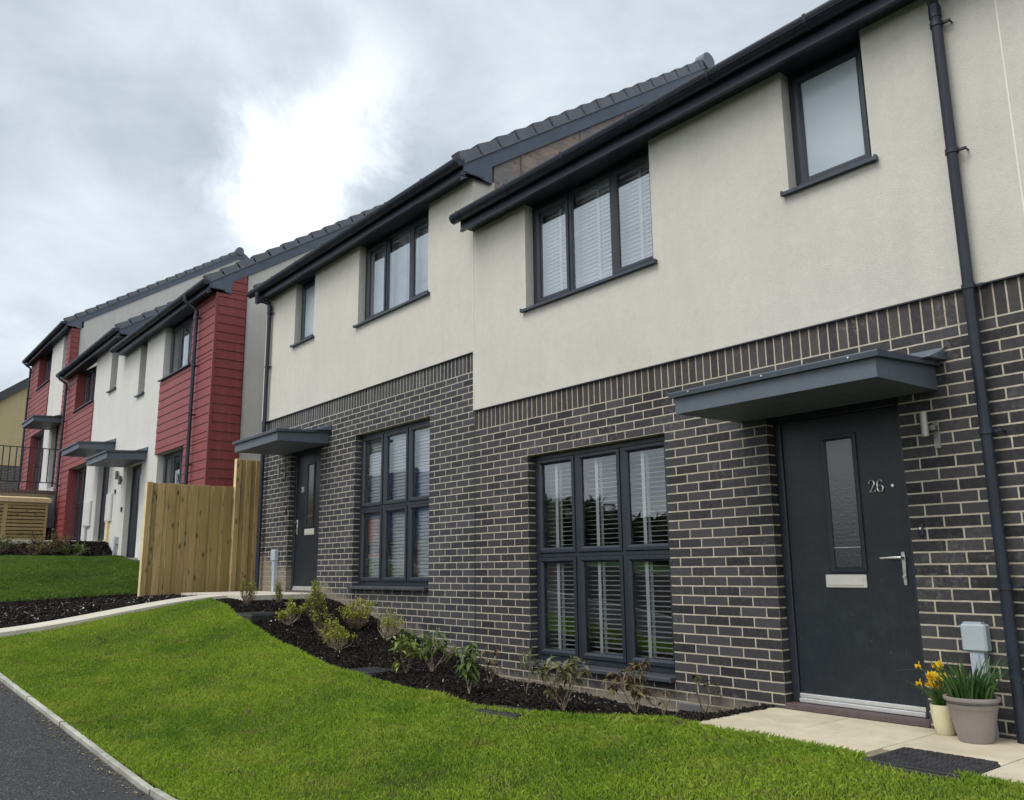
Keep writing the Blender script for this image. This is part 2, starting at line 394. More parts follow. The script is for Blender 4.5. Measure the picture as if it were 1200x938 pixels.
def asphalt_mat():
    m, nt, b = base_mat('asphalt', .85, .35)
    g = N(nt, 'ShaderNodeNewGeometry'); p = g.outputs['Position']
    vo = N(nt, 'ShaderNodeTexVoronoi'); vo.inputs['Scale'].default_value = 95; L(nt, p, vo.inputs['Vector'])
    sp = N(nt, 'ShaderNodeSeparateColor'); L(nt, vo.outputs['Color'], sp.inputs[0])
    col = mixc(nt, sp.outputs[0], (.014,.014,.016), (.062,.063,.067))
    col = mixc(nt, maprange(nt, sp.outputs[1], .94, .98, 0, .5), col, (.20,.20,.19))
    col = mixc(nt, maprange(nt, noise(nt, p, 1.4, 5, .6), .3, .7, 0, .5), col, (.028,.028,.030))
    setc(nt, b.inputs['Base Color'], col)
    h = math_n(nt, 'ADD', math_n(nt, 'MULTIPLY', vo.outputs['Distance'], -1), noise(nt, p, 60, 3, .6))
    bump(nt, b, h, .9, .006); return m
ASPH = asphalt_mat()
def slab_mat():
    m, nt, b = base_mat('buff_paving_slab', .85, .3)
    g = N(nt, 'ShaderNodeNewGeometry'); p = g.outputs['Position']
    a = N(nt, 'ShaderNodeAttribute'); a.attribute_name = 'tint'
    col = mixc(nt, a.outputs['Fac'], (.50,.45,.335), (.60,.55,.42))
    col = mixc(nt, maprange(nt, noise(nt, p, 5, 6, .7), .4, .7, 0, .55), col, (.36,.32,.22))
    col = mixc(nt, maprange(nt, noise(nt, p, 1.7, 6, .7), .5, .72, 0, .5), col, (.34,.31,.23))
    col = mixc(nt, maprange(nt, noise(nt, p, 300, 2, .6), .6, .72, 0, .5), col, (.30,.27,.20))
    setc(nt, b.inputs['Base Color'], col); bump(nt, b, noise(nt, p, 90, 5, .7), .35, .003); return m
SLAB = slab_mat()
def soil_mat():
    m, nt, b = base_mat('dark_soil', .95, .2)
    g = N(nt, 'ShaderNodeNewGeometry'); p = g.outputs['Position']
    col = mixc(nt, maprange(nt, noise(nt, p, 45, 5, .7), .3, .7, 0, 1), (.010,.009,.008), (.040,.032,.026))
    setc(nt, b.inputs['Base Color'], col); bump(nt, b, noise(nt, p, 40, 5, .7), 1, .02); return m
SOIL = soil_mat()
def lawnbase_mat():
    m, nt, b = base_mat('lawn_base', .95, .1)
    g = N(nt, 'ShaderNodeNewGeometry'); p = g.outputs['Position']
    col = mixc(nt, maprange(nt, noise(nt, p, 20, 5, .7), .3, .7, 0, 1), (.028,.045,.008), (.075,.115,.016))
    setc(nt, b.inputs['Base Color'], col); bump(nt, b, noise(nt, p, 120, 4, .7), 1, .02); return m
LAWNB = lawnbase_mat()
GRASS = tint_mat('grass_blade', (.075,.17,.010), (.36,.49,.05), .5,
                 patch=[(.55, .48, .62, (.25,.36,.035)), (2.2, .50, .70, (.33,.38,.06)), (6.5, .57, .70, (.25,.22,.08)), (1.3, .52, .70, (.06,.19,.014)), (14, .6, .72, (.05,.075,.012)), (45, .60, .72, (.42,.38,.16))], transl=.35, spec=.35)
GRASS2 = tint_mat('grass_blade_far', (.045,.10,.012), (.15,.24,.032), .55, patch=[(1.1, .45, .7, (.14,.22,.035)), (3.5, .5, .7, (.045,.10,.014))], transl=.3)
BARK = tint_mat('bark_chip', (.005,.0045,.0045), (.034,.028,.024), .9, spec=.12)
CHIPL = tint_mat('pale_chip', (.10,.09,.07), (.42,.41,.37), .8)
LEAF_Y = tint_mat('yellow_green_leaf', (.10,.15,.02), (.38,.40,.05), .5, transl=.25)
LEAF_G = tint_mat('glossy_green_leaf', (.025,.05,.012), (.12,.17,.035), .3, transl=.15, spec=.5)
LEAF_R = tint_mat('wilted_leaf', (.05,.018,.012), (.15,.13,.045), .5, transl=.2)
LEAF_B = tint_mat('daffodil_leaf', (.018,.065,.018), (.08,.16,.035), .4, transl=.2, spec=.4)
PETAL = tint_mat('daffodil_petal', (.75,.45,.01), (.85,.62,.03), .5, transl=.3)
TWIG = plain('brown_twig', (.15,.11,.075), .8, .3, 20)
TWIGL = plain('pale_twig', (.34,.28,.20), .8, .25, 20)
POTT = plain('taupe_pot', (.235,.205,.195), .5, .07, 6)
POTC = plain('cream_pot', (.62,.57,.38), .4, .06, 6)
COVER = plain('black_cover', (.028,.028,.030), .7, .45, 12, 60, .3, .002, fine=.3)
HEDGE = tint_mat('hedge_leaf', (.012,.03,.006), (.05,.09,.015), .6, transl=.1)
BRSILL = plain('plum_sill_brick', (.085,.062,.062), .7, .2, 12, 60, .3, .003)

# ---------------------------------------------------------------- terrain
HH = [(-60,4.4),(-34,4.0),(-27,3.5),(-20.1,3.28),(-19.9,3.25),(-19.7,1.78),(-18.5,1.72),(-14,1.62),(-13.5,1.58),(-12.9,1.32),(-12.45,1.21),(-10.6,1.18),(-9.5,1.04),(-8,.80),(-7.0,.64),(-6.4,.56),(-3.7,.56),(-3.0,.5),(-2.2,.36),(-1.3,.18),(0,.03),(1.5,-.02),(3.4,-.09),(6,-.11),(9,-.25),(30,-1.2),(60,-2.5)]
HS = [(-60,4.4),(-34,3.9),(-27,3.3),(-20.1,3.2),(-19.9,3.15),(-19.7,1.85),(-18.5,1.78),(-14,1.4),(-12,1.24),(-10.5,1.15),(-8.5,.82),(-7,.56),(-6.3,.45),(-4.7,.25),(-4.1,.18),(-2.6,0.),(1.5,-.45),(7.4,-.75),(20,-1.1),(60,-2.5)]
STREET = [(-60,4.2),(-34,3.3),(-20,1.9),(-12,1.05),(-4.7,.25),(-2.6,0.),(1.5,-.45),(7.4,-.75),(20,-1.1),(60,-2.5)]
DIP = [(-3.2,0),(-2.7,-.02),(-2.07,-.01),(-1.3,0),(-.9,-.03),(-.42,-.075),(0,-.09),(.5,-.19),(1.5,-.175),(2.06,-.185),(2.7,-.17),(3.2,-.115),(3.45,-.04),(3.56,0)]
def dipf(x, y):
    u = min(1, max(0, 1+y/1.35)); return ip(x, DIP)*u*u*(3-2*u) if y < .6 else ip(x, DIP)
def kerb_y(x): return -3.81+.087*max(-6, min(x, 4)) if x > -6 else -3.81-.522-.02*(-6-x)
def terrain(x, y):
    h = ip(x, HH); s = ip(x, HS); st = ip(x, STREET)
    t = min(1, max(0, (-1.15-y)/2.75)); t = t*t*(3-2*t)*.55+t*.45
    z = h+(s-h)*t+dipf(x, y)
    k = kerb_y(x)
    if y < k: 
        u = min(1, (k-y)/.35) if x < -7 else 1
        z = z+(st-z)*u
    return z
def sheet(name, xs, ys, dz, mat, parent=None, clip=None, skirt=False):
    mb = MB(); nx, ny = len(xs), None
    rows = []
    for x in xs:
        yy = ys(x) if callable(ys) else ys
        rows.append([(x, y, terrain(x, y)+dz) for y in yy])
    ny = len(rows[0])
    mb.v = [p for r in rows for p in r]
    for i in range(len(xs)-1):
        for j in range(ny-1):
            a = i*ny+j; mb.f.append((a, a+ny, a+ny+1, a+1)); mb.c.append(None)
    return mb.build(name, mat, parent, smooth=True)
def lin(a, b, n): return [a+(b-a)*i/(n-1) for i in range(n)]
gx = lin(-60,-28,17)+lin(-27,-20.2,12)+[-20.1,-19.9,-19.7,-19.5]+lin(-19,-14,11)+lin(-13.6,8,110)+lin(9,60,20)
gy = lin(-60,-12,13)+lin(-10,-6,9)+lin(-5.4,0,37)+lin(.5,12,12)+lin(15,60,8)
far = [(-900,20),(900,-12)]
g = sheet('ground', [-900,-300]+gx+[300,900], [-900,-300]+gy+[300,900], -.03, SOIL); tag(g, kind='structure')
# street surfaces
rx = lin(-60,-8,40)+lin(-7.5,12,60)+lin(13,60,20)
fp = sheet('footway', rx, lambda x: lin(kerb_y(x)-2.05, kerb_y(x)-.05, 6), 0.0, ASPH); tag(fp, kind='structure')
road = sheet('road', rx, lambda x: lin(kerb_y(x)-8.2, kerb_y(x)-2.2, 4), -.10, ASPH); tag(road, kind='structure')
verge = sheet('verge', rx, lambda x: lin(kerb_y(x)-40, kerb_y(x)-8.4, 4), 0.01, plain('verge_grass', (.05,.10,.02), .9, .4, 3, 60, .8, .02)); tag(verge, kind='structure')
km = MB()
for side in (-2.05, -8.2):
    for i in range(len(rx)-1):
        x0, x1 = rx[i]+.004, rx[i+1]-.004
        q = []
        for x, in ((x0,), (x1,)):
            y = kerb_y(x)+side; z = ip(x, STREET)
            q += [(x, y-.13, z-.12), (x, y-.13, z+.002), (x, y, z+.002), (x, y, z-.12)]
        km.add(q, [(0,1,2,3),(4,7,6,5),(0,4,5,1),(1,5,6,2),(2,6,7,3)])
tag(km.build('road_kerb', KERB), kind='structure')
# narrow edging between lawn and footway
em = MB(); x = -12.
rr = random.Random(5)
while x < 9:
    x1 = x+.905; q = []
    dz = rr.uniform(-.004, .004); dy = rr.uniform(-.004, .004)
    for xx in (x+.008, x1-.008):
        y = kerb_y(xx)+dy; z = ip(xx, STREET)+dz
        q += [(xx, y-.034, z-.1), (xx, y-.034, z+.022), (xx, y-.028, z+.026), (xx, y+.004, z+.026), (xx, y+.010, z+.020), (xx, y+.010, z-.1)]
    em.add(q, [(5,4,3,2,1,0),(6,7,8,9,10,11)]+[(i, i+6, (i+1)%6+6, (i+1)%6) for i in range(6)]); x = x1
o = em.build('edging_kerb', KERB); tag(o, kind='structure')

# bed edge and lawn areas
BEDE = [(-3.9,-1.42),(-3.68,-1.5),(-2.6,-1.60),(-1.14,-1.66),(.19,-1.68),(1.33,-1.67),(2.21,-1.64),(2.67,-1.54),(3.15,-1.34),(3.62,-1.16),(8,-1.18)]
def lawn_top(x):
    return ip(x, BEDE)
PX0, PX1 = -4.68, -3.98
lx = lin(PX1+.01, 9, 110)
lb = sheet('lawn', lx, lambda x: lin(kerb_y(x)+.012, lawn_top(x), 30), .006, LAWNB); tag(lb, kind='structure')
lb2 = sheet('upper_lawn', lin(-10.9,-6.62,40), lambda x: lin(kerb_y(x)+.02, -.42 if x > -7.9 else -.75, 30), .006, LAWNB); tag(lb2, kind='structure')
# path to the neighbour's door
def pathm(name, x0, x1, ylo, yhi, n, lift):
    mb = MB(); ys = lin(ylo, yhi, n); q = []
    for y in ys:
        for x, d in ((x0, -.06), (x0, lift), (x1, lift), (x1, -.06)): q.append((x, y, terrain((x0+x1)/2, y)+d))
    fs = []
    for i in range(n-1):
        for k in range(3): fs.append((i*4+k, i*4+k+1, i*4+4+k+1, i*4+4+k))
    fs += [(3,2,1,0), tuple((n-1)*4+k for k in range(4))]
    mb.add(q, fs); return mb
pm = pathm('path', PX0, PX1, kerb_y(-4.3)+.0, -1.16, 30, .035)
pm.box(-5.84, -3.42, -1.156, -.004, .40, .598)
tag(pm.build('path', CONC), kind='structure')
# patio slabs at number 26
sm = MB(); rr = random.Random(3)
xe = [3.585, 4.2, 4.83, 5.44, 6.05]
for j, (ya, yb) in enumerate(((-.585, -.012), (-1.165, -.591))):
    for i in range(4):
        xa = xe[i]; xb = xe[i+1]-.006
        if j == 0 and i == 0:
            pts = [(3.53, yb), (3.56, ya), (xb, ya), (xb, yb)]
        elif j == 1 and i == 0:
            pts = [(3.565, yb), (3.60, ya), (xb, ya), (xb, yb)]
        else: pts = [(xa, yb), (xa, ya), (xb, ya), (xb, yb)]
        if j == 1 and i in (2,):     # trimmed for the drain cover
            pts = [(xa, yb), (xa, ya+.40-.02), (xb, ya+.40-.02), (xb, yb)]
        z = -.098+rr.uniform(-.0012, .0012)
        b0 = len(sm.v); sm.prism(pts, 2, z-.06, z)
        t = rr.random()
        for k in range(len(sm.c)-6, len(sm.c)): sm.c[k] = t
tag(sm.build('patio', SLAB), kind='structure')
jm = MB(); jm.box(3.545, 6.04, -1.16, -.013, -.2, -.104)
tag(jm.build('patio_bedding', plain('joint_sand', (.20,.17,.11), .95, .3, 20)), kind='structure')

# ---------------------------------------------------------------- walls
def panel_wall(mb, x0, x1, z0, z1, y0, y1, holes, topf=None, ends=True):
    """vertical wall facing -y between x0..x1, z0..z1, thickness y0..y1 with rectangular holes"""
    xs = sorted({x0, x1, *[min(max(h[0], x0), x1) for h in holes], *[min(max(h[1], x0), x1) for h in holes]})
    zs = sorted({z0, z1, *[min(max(h[2], z0), z1) for h in holes], *[min(max(h[3], z0), z1) for h in holes]})
    def solid(i, j):
        if i < 0 or j < 0 or i >= len(xs)-1 or j >= len(zs)-1: return False
        cx, cz = (xs[i]+xs[i+1])/2, (zs[j]+zs[j+1])/2
        return not any(h[0] < cx < h[1] and h[2] < cz < h[3] for h in holes)
    for i in range(len(xs)-1):
        for j in range(len(zs)-1):
            if not solid(i, j): continue
            a, b, c, d = xs[i], xs[i+1], zs[j], zs[j+1]
            mb.add([(a,y0,c),(b,y0,c),(b,y0,d),(a,y0,d)], [(0,1,2,3)])
            mb.add([(a,y1,c),(b,y1,c),(b,y1,d),(a,y1,d)], [(3,2,1,0)])
            if not solid(i-1, j): mb.add([(a,y0,c),(a,y0,d),(a,y1,d),(a,y1,c)], [(0,1,2,3)])
            if not solid(i+1, j): mb.add([(b,y0,c),(b,y0,d),(b,y1,d),(b,y1,c)], [(3,2,1,0)])
            if not solid(i, j-1): mb.add([(a,y0,c),(b,y0,c),(b,y1,c),(a,y1,c)], [(3,2,1,0)])
            if not solid(i, j+1): mb.add([(a,y0,d),(b,y0,d),(b,y1,d),(a,y1,d)], [(0,1,2,3)])

def ring(mb, x0, x1, z0, z1, w, y0, y1, ch=.020):
    """a rectangular frame (sash) with chamfered inner edge, front at y0"""
    def loop(d, y): return [(x0+d, y, z0+d), (x1-d, y, z0+d), (x1-d, y, z1-d), (x0+d, y, z1-d)]
    e = .004
    ls = [loop(0, y1), loop(0, y0+e), loop(e, y0), loop(w-ch, y0), loop(w, y0+ch), loop(w, y1)]
    q = [p for l in ls for p in l]; fs = []
    for k in range(len(ls)-1):
        for i in range(4):
            j = (i+1) % 4; fs.append((k*4+i, k*4+j, k*4+4+j, k*4+4+i))
    mb.add(q, fs)

def window(root, x0, x1, z0, z1, y, colsx, rowsz, blind=None, sashes=None, sill=True, sillx=.04, wallz=None, liner=.26, handle=None, sill_proj=None, face_y=0.0, room=True, glass=None):
    """y = front of the frame; face_y = wall face for the sill. colsx / rowsz: inner split positions"""
    fr = MB(); ft = .048
    fr.bbox(x0+.002, x0+ft, y, y+.07, z0, z1-.002, .003); fr.bbox(x1-ft, x1-.002, y, y+.07, z0, z1-.002, .003)
    fr.bbox(x0+ft, x1-ft, y+.0015, y+.07, z0, z0+ft, .003); fr.bbox(x0+ft, x1-ft, y+.0015, y+.07, z1-ft, z1-.002, .003)
    X = [x0+ft]+list(colsx)+[x1-ft]; Z = [z0+ft]+list(rowsz)+[z1-ft]; mh = .019
    for c in colsx: fr.bbox(c-mh, c+mh, y+.001, y+.07, z0+ft, z1-ft, .003)
    for i in range(len(X)-1):
        a = X[i]+(mh if i else 0); b = X[i+1]-(mh if i+1 < len(X)-1 else 0)
        for r in rowsz: fr.bbox(a, b, y+.0005, y+.07, r-mh, r+mh, .003)
    f = fr.build('window', ANTH, root)
    for i in range(len(X)-1):
        for j in range(len(Z)-1):
            a = X[i]+(mh if i else 0); b = X[i+1]-(mh if i+1 < len(X)-1 else 0)
            c = Z[j]+(mh if j else 0); d = Z[j+1]-(mh if j+1 < len(Z)-1 else 0)
            s = MB(); sw = .052 if (sashes is None or (i, j) in sashes) else .018
            ring(s, a+.003, b-.003, c+.003, d-.003, sw, y-.012 if sw > .03 else y+.006, y+.05)
            s.build('sash', ANTH, f)
            p = MB(); q = sw-.004+.003
            p.add([(a+q, y+.02, c+q), (b-q, y+.02, c+q), (b-q, y+.02, d-q), (a+q, y+.02, d-q)], [(0,1,2,3)])
            p.build('pane', glass or GLASS, f)
    if sill:
        s = MB(); sp = face_y-(.045 if sill_proj is None else sill_proj)
        s.prism([(y+.03, z0-.001), (y+.03, z0-.03), (sp, z0-.044), (sp, z0-.020), (sp+.008, z0-.013)], 0, x0-sillx, x1+sillx)
        s.box(x0-sillx-.004, x0-sillx+.012, sp-.003, sp+.03, z0-.047, z0-.008); s.box(x1+sillx-.012, x1+sillx+.004, sp-.003, sp+.03, z0-.047, z0-.008)
        s.build('sill', SILLM if face_y == 0 else FASC, f)
    # white liner of the opening inside
    ln = MB(); ya, yb = y+.07, y+.07+liner
    ln.box(x0-.01, x0+.03, ya, yb, z0, z1); ln.box(x1-.03, x1+.01, ya, yb, z0, z1)
    ln.box(x0+.03, x1-.03, ya, yb, z0-.01, z0+.03); ln.box(x0+.03, x1-.03, ya, yb, z1-.03, z1+.01)
    ln.build('window_liner', LINER, f)
    if blind:
        kind, yo, tilt, top, nblind = blind
        yb_ = y+.07+yo; bx0, bx1 = x0+.045, x1-.045
        sl = MB(); z = z1-.08
        pitch = .043 if kind == 'venetian' else .05
        hw = .024
        while z > z0+.05:
            dy, dz = hw*math.cos(tilt), hw*math.sin(tilt); t = .0030
            n_ = Vector((0, -math.sin(tilt), math.cos(tilt)))*t
            q = []
            for xx in (bx0, bx1):
                q += [(xx, yb_-dy, z-dz), (xx, yb_-dy+n_.y, z-dz+n_.z), (xx, yb_+n_.y, z+n_.z+.002), (xx, yb_+dy+n_.y, z+dz+n_.z), (xx, yb_+dy, z+dz), (xx, yb_, z+.002)]
            sl.add(q, [(0,1,2,5),(5,2,3,4),(6,11,8,7),(11,10,9,8)]+[(k, k+6, (k+1)%6+6, (k+1)%6) for k in range(6)])
            z -= pitch
        sl.bbox(bx0-.005, bx1+.005, yb_-.028, yb_+.028, z1-.075, z1-.03, .003)
        sl.bbox(bx0, bx1, yb_-.024, yb_+.024, z0+.032, z0+.05, .003)
        for k in range(len(X)-1):
            for fr_ in nblind:
                tx = X[k]+(X[k+1]-X[k])*fr_
                sl.box(tx-.019, tx+.019, yb_-.030, yb_-.028, z0+.04, z1-.04)
                sl.box(tx-.017, tx+.017, yb_+.028, yb_+.030, z0+.04, z1-.04)
        sl.build('blind', BLIND, f)
    if handle:
        for (hx, hz) in handle:
            h = MB(); h.bbox(hx-.012, hx+.012, y+.052, y+.062, hz-.035, hz+.035, .003); h.bbox(hx-.008, hx+.008, y+.062, y+.075, hz-.11, hz+.01, .003)
            h.build('handle', WHITE, f)
    return f

def stepped_roof(root, x0, x1, yf, s, ridge_y, depth_back, slope=.66, off=.34, tile_mat=None):
    """roof tiles in courses from the eave; z of tile top = s+off+slope*(y-yf)"""
    mb = MB(); L_ = math.sqrt(1+slope*slope); g_ = .345/L_
    def top(y): return s+off+slope*(y-yf)
    y = yf-.235
    prof = []
    while y < ridge_y-.02:
        y2 = min(y+g_, ridge_y)
        prof += [(y, top(y)-.012), (y, top(y)+.016), (y2, top(y2)-.006)]
        y = y2
    zr = top(ridge_y)
    back = ridge_y+depth_back
    low = [(p[0], p[1]) for p in prof]
    poly_front = low
    # front slope strip
    q = []; n = len(poly_front)
    for xx in (x0, x1):
        q += [(xx, a, b) for a, b in poly_front]
    mb.add(q, [(i, i+n, i+1+n, i+1) for i in range(n-1)])
    # back slope and underside
    ze = top(yf-.235)
    zb = zr-slope*depth_back
    mb.add([(x0, ridge_y, zr), (x1, ridge_y, zr), (x1, back, zb), (x0, back, zb)], [(0,1,2,3)])
    mb.add([(x0, yf-.235, ze-.045), (x1, yf-.235, ze-.045), (x1, ridge_y, zr-.05), (x0, ridge_y, zr-.05)], [(3,2,1,0)])
    mb.add([(x0, ridge_y, zr-.05), (x1, ridge_y, zr-.05), (x1, back, zb-.05), (x0, back, zb-.05)], [(3,2,1,0)])
    # eave drip face
    mb.add([(x0, yf-.235, ze-.045), (x1, yf-.235, ze-.045), (x1, yf-.235, ze+.0), (x0, yf-.235, ze+.0)], [(0,1,2,3)])
    mb.add([(x0, back, zb-.05), (x1, back, zb-.05), (x1, back, zb), (x0, back, zb)], [(0,1,2,3)])
    r = mb.build('roof', tile_mat or TILE, root)
    rd = MB(); rr_ = .125
    xx = x0-.02; k = 0
    while xx < x1+.0:
        xb = min(xx+.45, x1+.02)
        pts = []
        for a in range(9):
            an = math.pi*(a/8*1.1-.05); pts.append((ridge_y+rr_*math.cos(an), zr-.045+rr_*math.sin(an)+(.008 if k % 2 else 0)))
        rd.prism(pts, 0, xx, xb-.006); xx = xb; k += 1
        if xb >= x1+.02: break
    rd.build('ridge_tiles', VERG, r)
    return r
def verge(root, roof, x, side, yf, s, ridge_y, slope=.66, off=.34, back=True, inner=None, box=True, y_start=None):
    """stepped verge caps, barge board, end disc and boxed eave end on the gable at x; side=+1 faces +x"""
    L_ = math.sqrt(1+slope*slope); g_ = .345/L_
    def top(y): return s+off+slope*(y-yf)
    vm = MB(); bm = MB()
    xo = x+side*.05; xi = x-side*.09
    y = yf-.21
    while y < ridge_y-.05:
        y2 = min(y+g_, ridge_y-.0)
        a = top(y); b = top(y2)
        q = [(y+.022, a-.100), (y-.062, a+.026), (y2-.078, b-.024), (y2+.006, b-.112)]
        vm.prism(q, 0, xi, xo)
        q2 = [(y+.026, a-.098), (y+.014, a-.080), (y2+.010, b-.085), (y2+.010, b-.110)]
        vm.prism(q2, 0, xo, xo+side*.008)
        y = y2
    if back:
        y = ridge_y
        while y < ridge_y+4.2:
            y2 = y+g_; a = top(2*ridge_y-y); b = top(2*ridge_y-y2)
            vm.prism([(y, a-.12), (y, a+.03), (y2, b+.045), (y2, b-.12)], 0, xi, xo); y = y2
    vm.build('verge_caps', VERG, roof)
    dm = MB(); pts = []
    for a in range(20):
        an = 2*math.pi*a/20; pts.append((ridge_y+.14*math.cos(an), top(ridge_y)-.02+.14*math.sin(an)))
    dm.prism(pts, 0, xi, xo+side*.03); dm.build('ridge_end_cap', VERG, roof)
    y0, y1 = yf-.2, ridge_y
    bt, bb = -.115, -.30
    xa, xb = x+side*.008, x+side*.036
    bm.prism([(y0, top(y0)+bt), (y0, top(y0)+bb), (y1, top(y1)+bb), (y1, top(y1)+bt)], 0, xa, xb)
    if back:
        y2 = ridge_y+4.2; zb = top(2*ridge_y-y2)
        bm.prism([(y1, top(y1)+bt), (y1, top(y1)+bb), (y2, zb+bb), (y2, zb+bt)], 0, xa, xb)
    bm.build('bargeboard', BARG, roof)
    if box:
        ex = MB(); ex.prism([(yf-.205, s+.02), (yf+.235, s-.03), (yf+.235, top(yf+.235)-.25), (yf-.205, top(yf-.205)-.25)], 0, x+side*.004, x+side*.044)
        ex.build('box_end', BARG, roof)
def half_gutter(root, x0, x1, yf, s, seed, ends=(True, True), lead=0):
    """fascia, soffit, gutter with clips"""
    fa = MB(); fa.bbox(x0, x1, yf-.20, yf-.18, s-.045, s+.165, .003)
    fa.prism([(yf-.205, s-.05), (yf-.205, s-.035), (yf-.168, s-.035), (yf-.168, s-.05)], 0, x0, x1)
    fasc = fa.build('fascia', FASC, root)
    so = MB(); so.box(x0+.002, x1-.002, yf-.1795, yf+.10, s-.004, s+.012)
    so.build('soffit', SOFF, root)
    gm = MB(); cy = yf-.268; cz = s+.112; R = .062; D = .078
    prof = []; n = 12
    for i in range(n+1):
        a = math.pi+math.pi*i/n; prof.append((cy+R*math.cos(a), cz+D*math.sin(a)))
    out = [(cy-R-.006, cz+.008), (cy-R-.007, cz-.004)]+prof[1:-1]+[(cy+R, cz), (cy+R, cz+.008)]
    inn = [(p[0]+(cy-p[0])*.05, p[1]+.004) for p in reversed(out)]
    gm.prism(out+inn, 0, x0-.02, x1+.02)
    # bead line low on the face
    gm.tube([(x0-.02, cy-R*.93, cz-.038), (x1+.02, cy-R*.93, cz-.038)], .0035, 6)
    if ends[0]: gm.prism([(cy-R, cz)]+prof+[(cy+R, cz)], 0, x0-.045, x0-.02)
    if ends[1]: gm.prism([(cy-R, cz)]+prof+[(cy+R, cz)], 0, x1+.02, x1+.045)
    g_ = gm.build('gutter', GUT, root, smooth=True)
    rr = random.Random(seed); xx = x0+.1
    while xx < x1:
        c = MB(); w = .012
        o2 = [(cy+(R+.006)*math.cos(math.pi+math.pi*i/n), cz+(D+.006)*math.sin(math.pi+math.pi*i/n)) for i in range(n+1)]
        i2 = [(cy+(R-.002)*math.cos(math.pi+math.pi*i/n), cz+(D-.002)*math.sin(math.pi+math.pi*i/n)) for i in range(n, -1, -1)]
        c.prism([(o2[0][0]-.004, cz+.018)]+o2+[(o2[-1][0], cz+.03)]+i2+[(i2[-1][0], cz+.018)], 0, xx-w, xx+w)
        c.build('gutter_clip', GUT, g_); xx += .88+rr.uniform(-.04, .04)
    return g_
def downpipe(root, x, yf, ztop, zbot, swan=None, s=0):
    """round downpipe with swan neck from the gutter"""
    y = yf-.075; r = .034; d = MB()
    gx = x if swan is None else x+swan
    gy = yf-.268
    pts = [(gx, gy, s+.06), (gx, gy, s-.02), (gx+(x-gx)*.12, gy+.02, s-.06)]
    pts += [(x-(x-gx)*.12, y-.02, ztop+.05), (x, y, ztop), (x, y, zbot)]
    d.tube(pts, r, 16)
    d.tube([(gx, gy, s+.07), (gx, gy, s-.01)], .042, 16)
    d.tube([(x, y, ztop+.01), (x, y, ztop-.07)], .039, 16)
    p = d.build('downpipe', GUT, root, smooth=True)
    z = ztop-.12
    while z > zbot+.15:
        c = MB(); c.tube([(x, y, z-.016), (x, y, z+.016)], .041, 16)
        c.bbox(x-.012, x+.012, y+.02, yf-.0, z-.014, z+.014, .002)
        c.bbox(x+.036, x+.085, y+.005, y+.02, z-.009, z+.009, .002); c.tube([(x+.078, y+.012, z), (x+.078, yf, z)], .006, 8)
        c.build('pipe_clip', GUT, p, smooth=True); z -= .92
    return p
def canopy(root, x0, x1, yf, zb, flash_side=1):
    y0 = yf-.775
    m = MB()
    m.prism([(y0, zb), (yf-.003, zb+.015), (yf-.003, zb+.18), (y0, zb+.125)], 0, x0+.028, x1-.028)
    c = m.build('canopy', CANO, root)
    t = MB()
    t.prism([(y0-.03, zb+.118), (yf-.004, zb+.172), (yf-.004, zb+.205), (y0-.03, zb+.158), (y0-.034, zb+.15)], 0, x0-.004, x1+.004)
    t.build('canopy_trim', CANT, c)
    for k in range(3):
        sc_ = MB(); xx = x0+.18+(x1-x0-.36)*k/2; sc_.tube([(xx, y0-.038, zb+.14), (xx, y0-.030, zb+.14)], .006, 8); sc_.build('screw', STEEL, c)
    f = MB()
    f.prism([(yf-.25, zb+.188), (yf-.004, zb+.205), (yf-.004, zb+.285), (yf-.012, zb+.285), (yf-.05, zb+.262)], 0, x0+.01, x1+.045)
    f.build('flashing', LEAD, c)
    return c
def digits(parent, body, x, y, z, h):
    """old style numerals with ball terminals, drawn as modulated strokes"""
    def arc(cx, cz, rx, rz, a0, a1, n, r0, r1, mid=None):
        out = []
        for i in range(n+1):
            u = i/n; a = rad(a0+(a1-a0)*u); r = r0+(r1-r0)*u
            if mid: r = r0*(1-u)**2+2*u*(1-u)*mid*1.3+r1*u*u
            out.append((cx+rx*math.cos(a), cz+rz*math.sin(a), r))
        return out
    G = {'2': [[(.06,.74,.075),(.07,.77,.075)], arc(.27,.72,.21,.24, 170, -25, 14, .035, .075, .055)+[(.36,.44,.06),(.14,.16,.04),(.07,.06,.045)], [(.05,.055,.05),(.30,.055,.065),(.46,.07,.05)], [(.49,.05,.025),(.51,.22,.025)]],
         '6': [[(.45,.80,.07),(.46,.82,.07)], arc(.30,.50,.245,.455, 50, 185, 14, .035, .075, .06), arc(.28,.30,.225,.265, 180, 540, 28, .07, .07, .05)],
         '8': [arc(.28,.74,.18,.20, 0, 360, 24, .05, .05, .05), arc(.28,.28,.23,.25, 0, 360, 28, .06, .06, .06)]}
    for i, ch in enumerate(body):
        m = MB(); ox = x+i*h*.66
        for st in G[ch]:
            m.tube([(ox+p[0]*h, y, z+p[1]*h) for p in st], [p[2]*h*1.15 for p in st], 8)
        m.build('door_number', STEEL, parent, smooth=True)
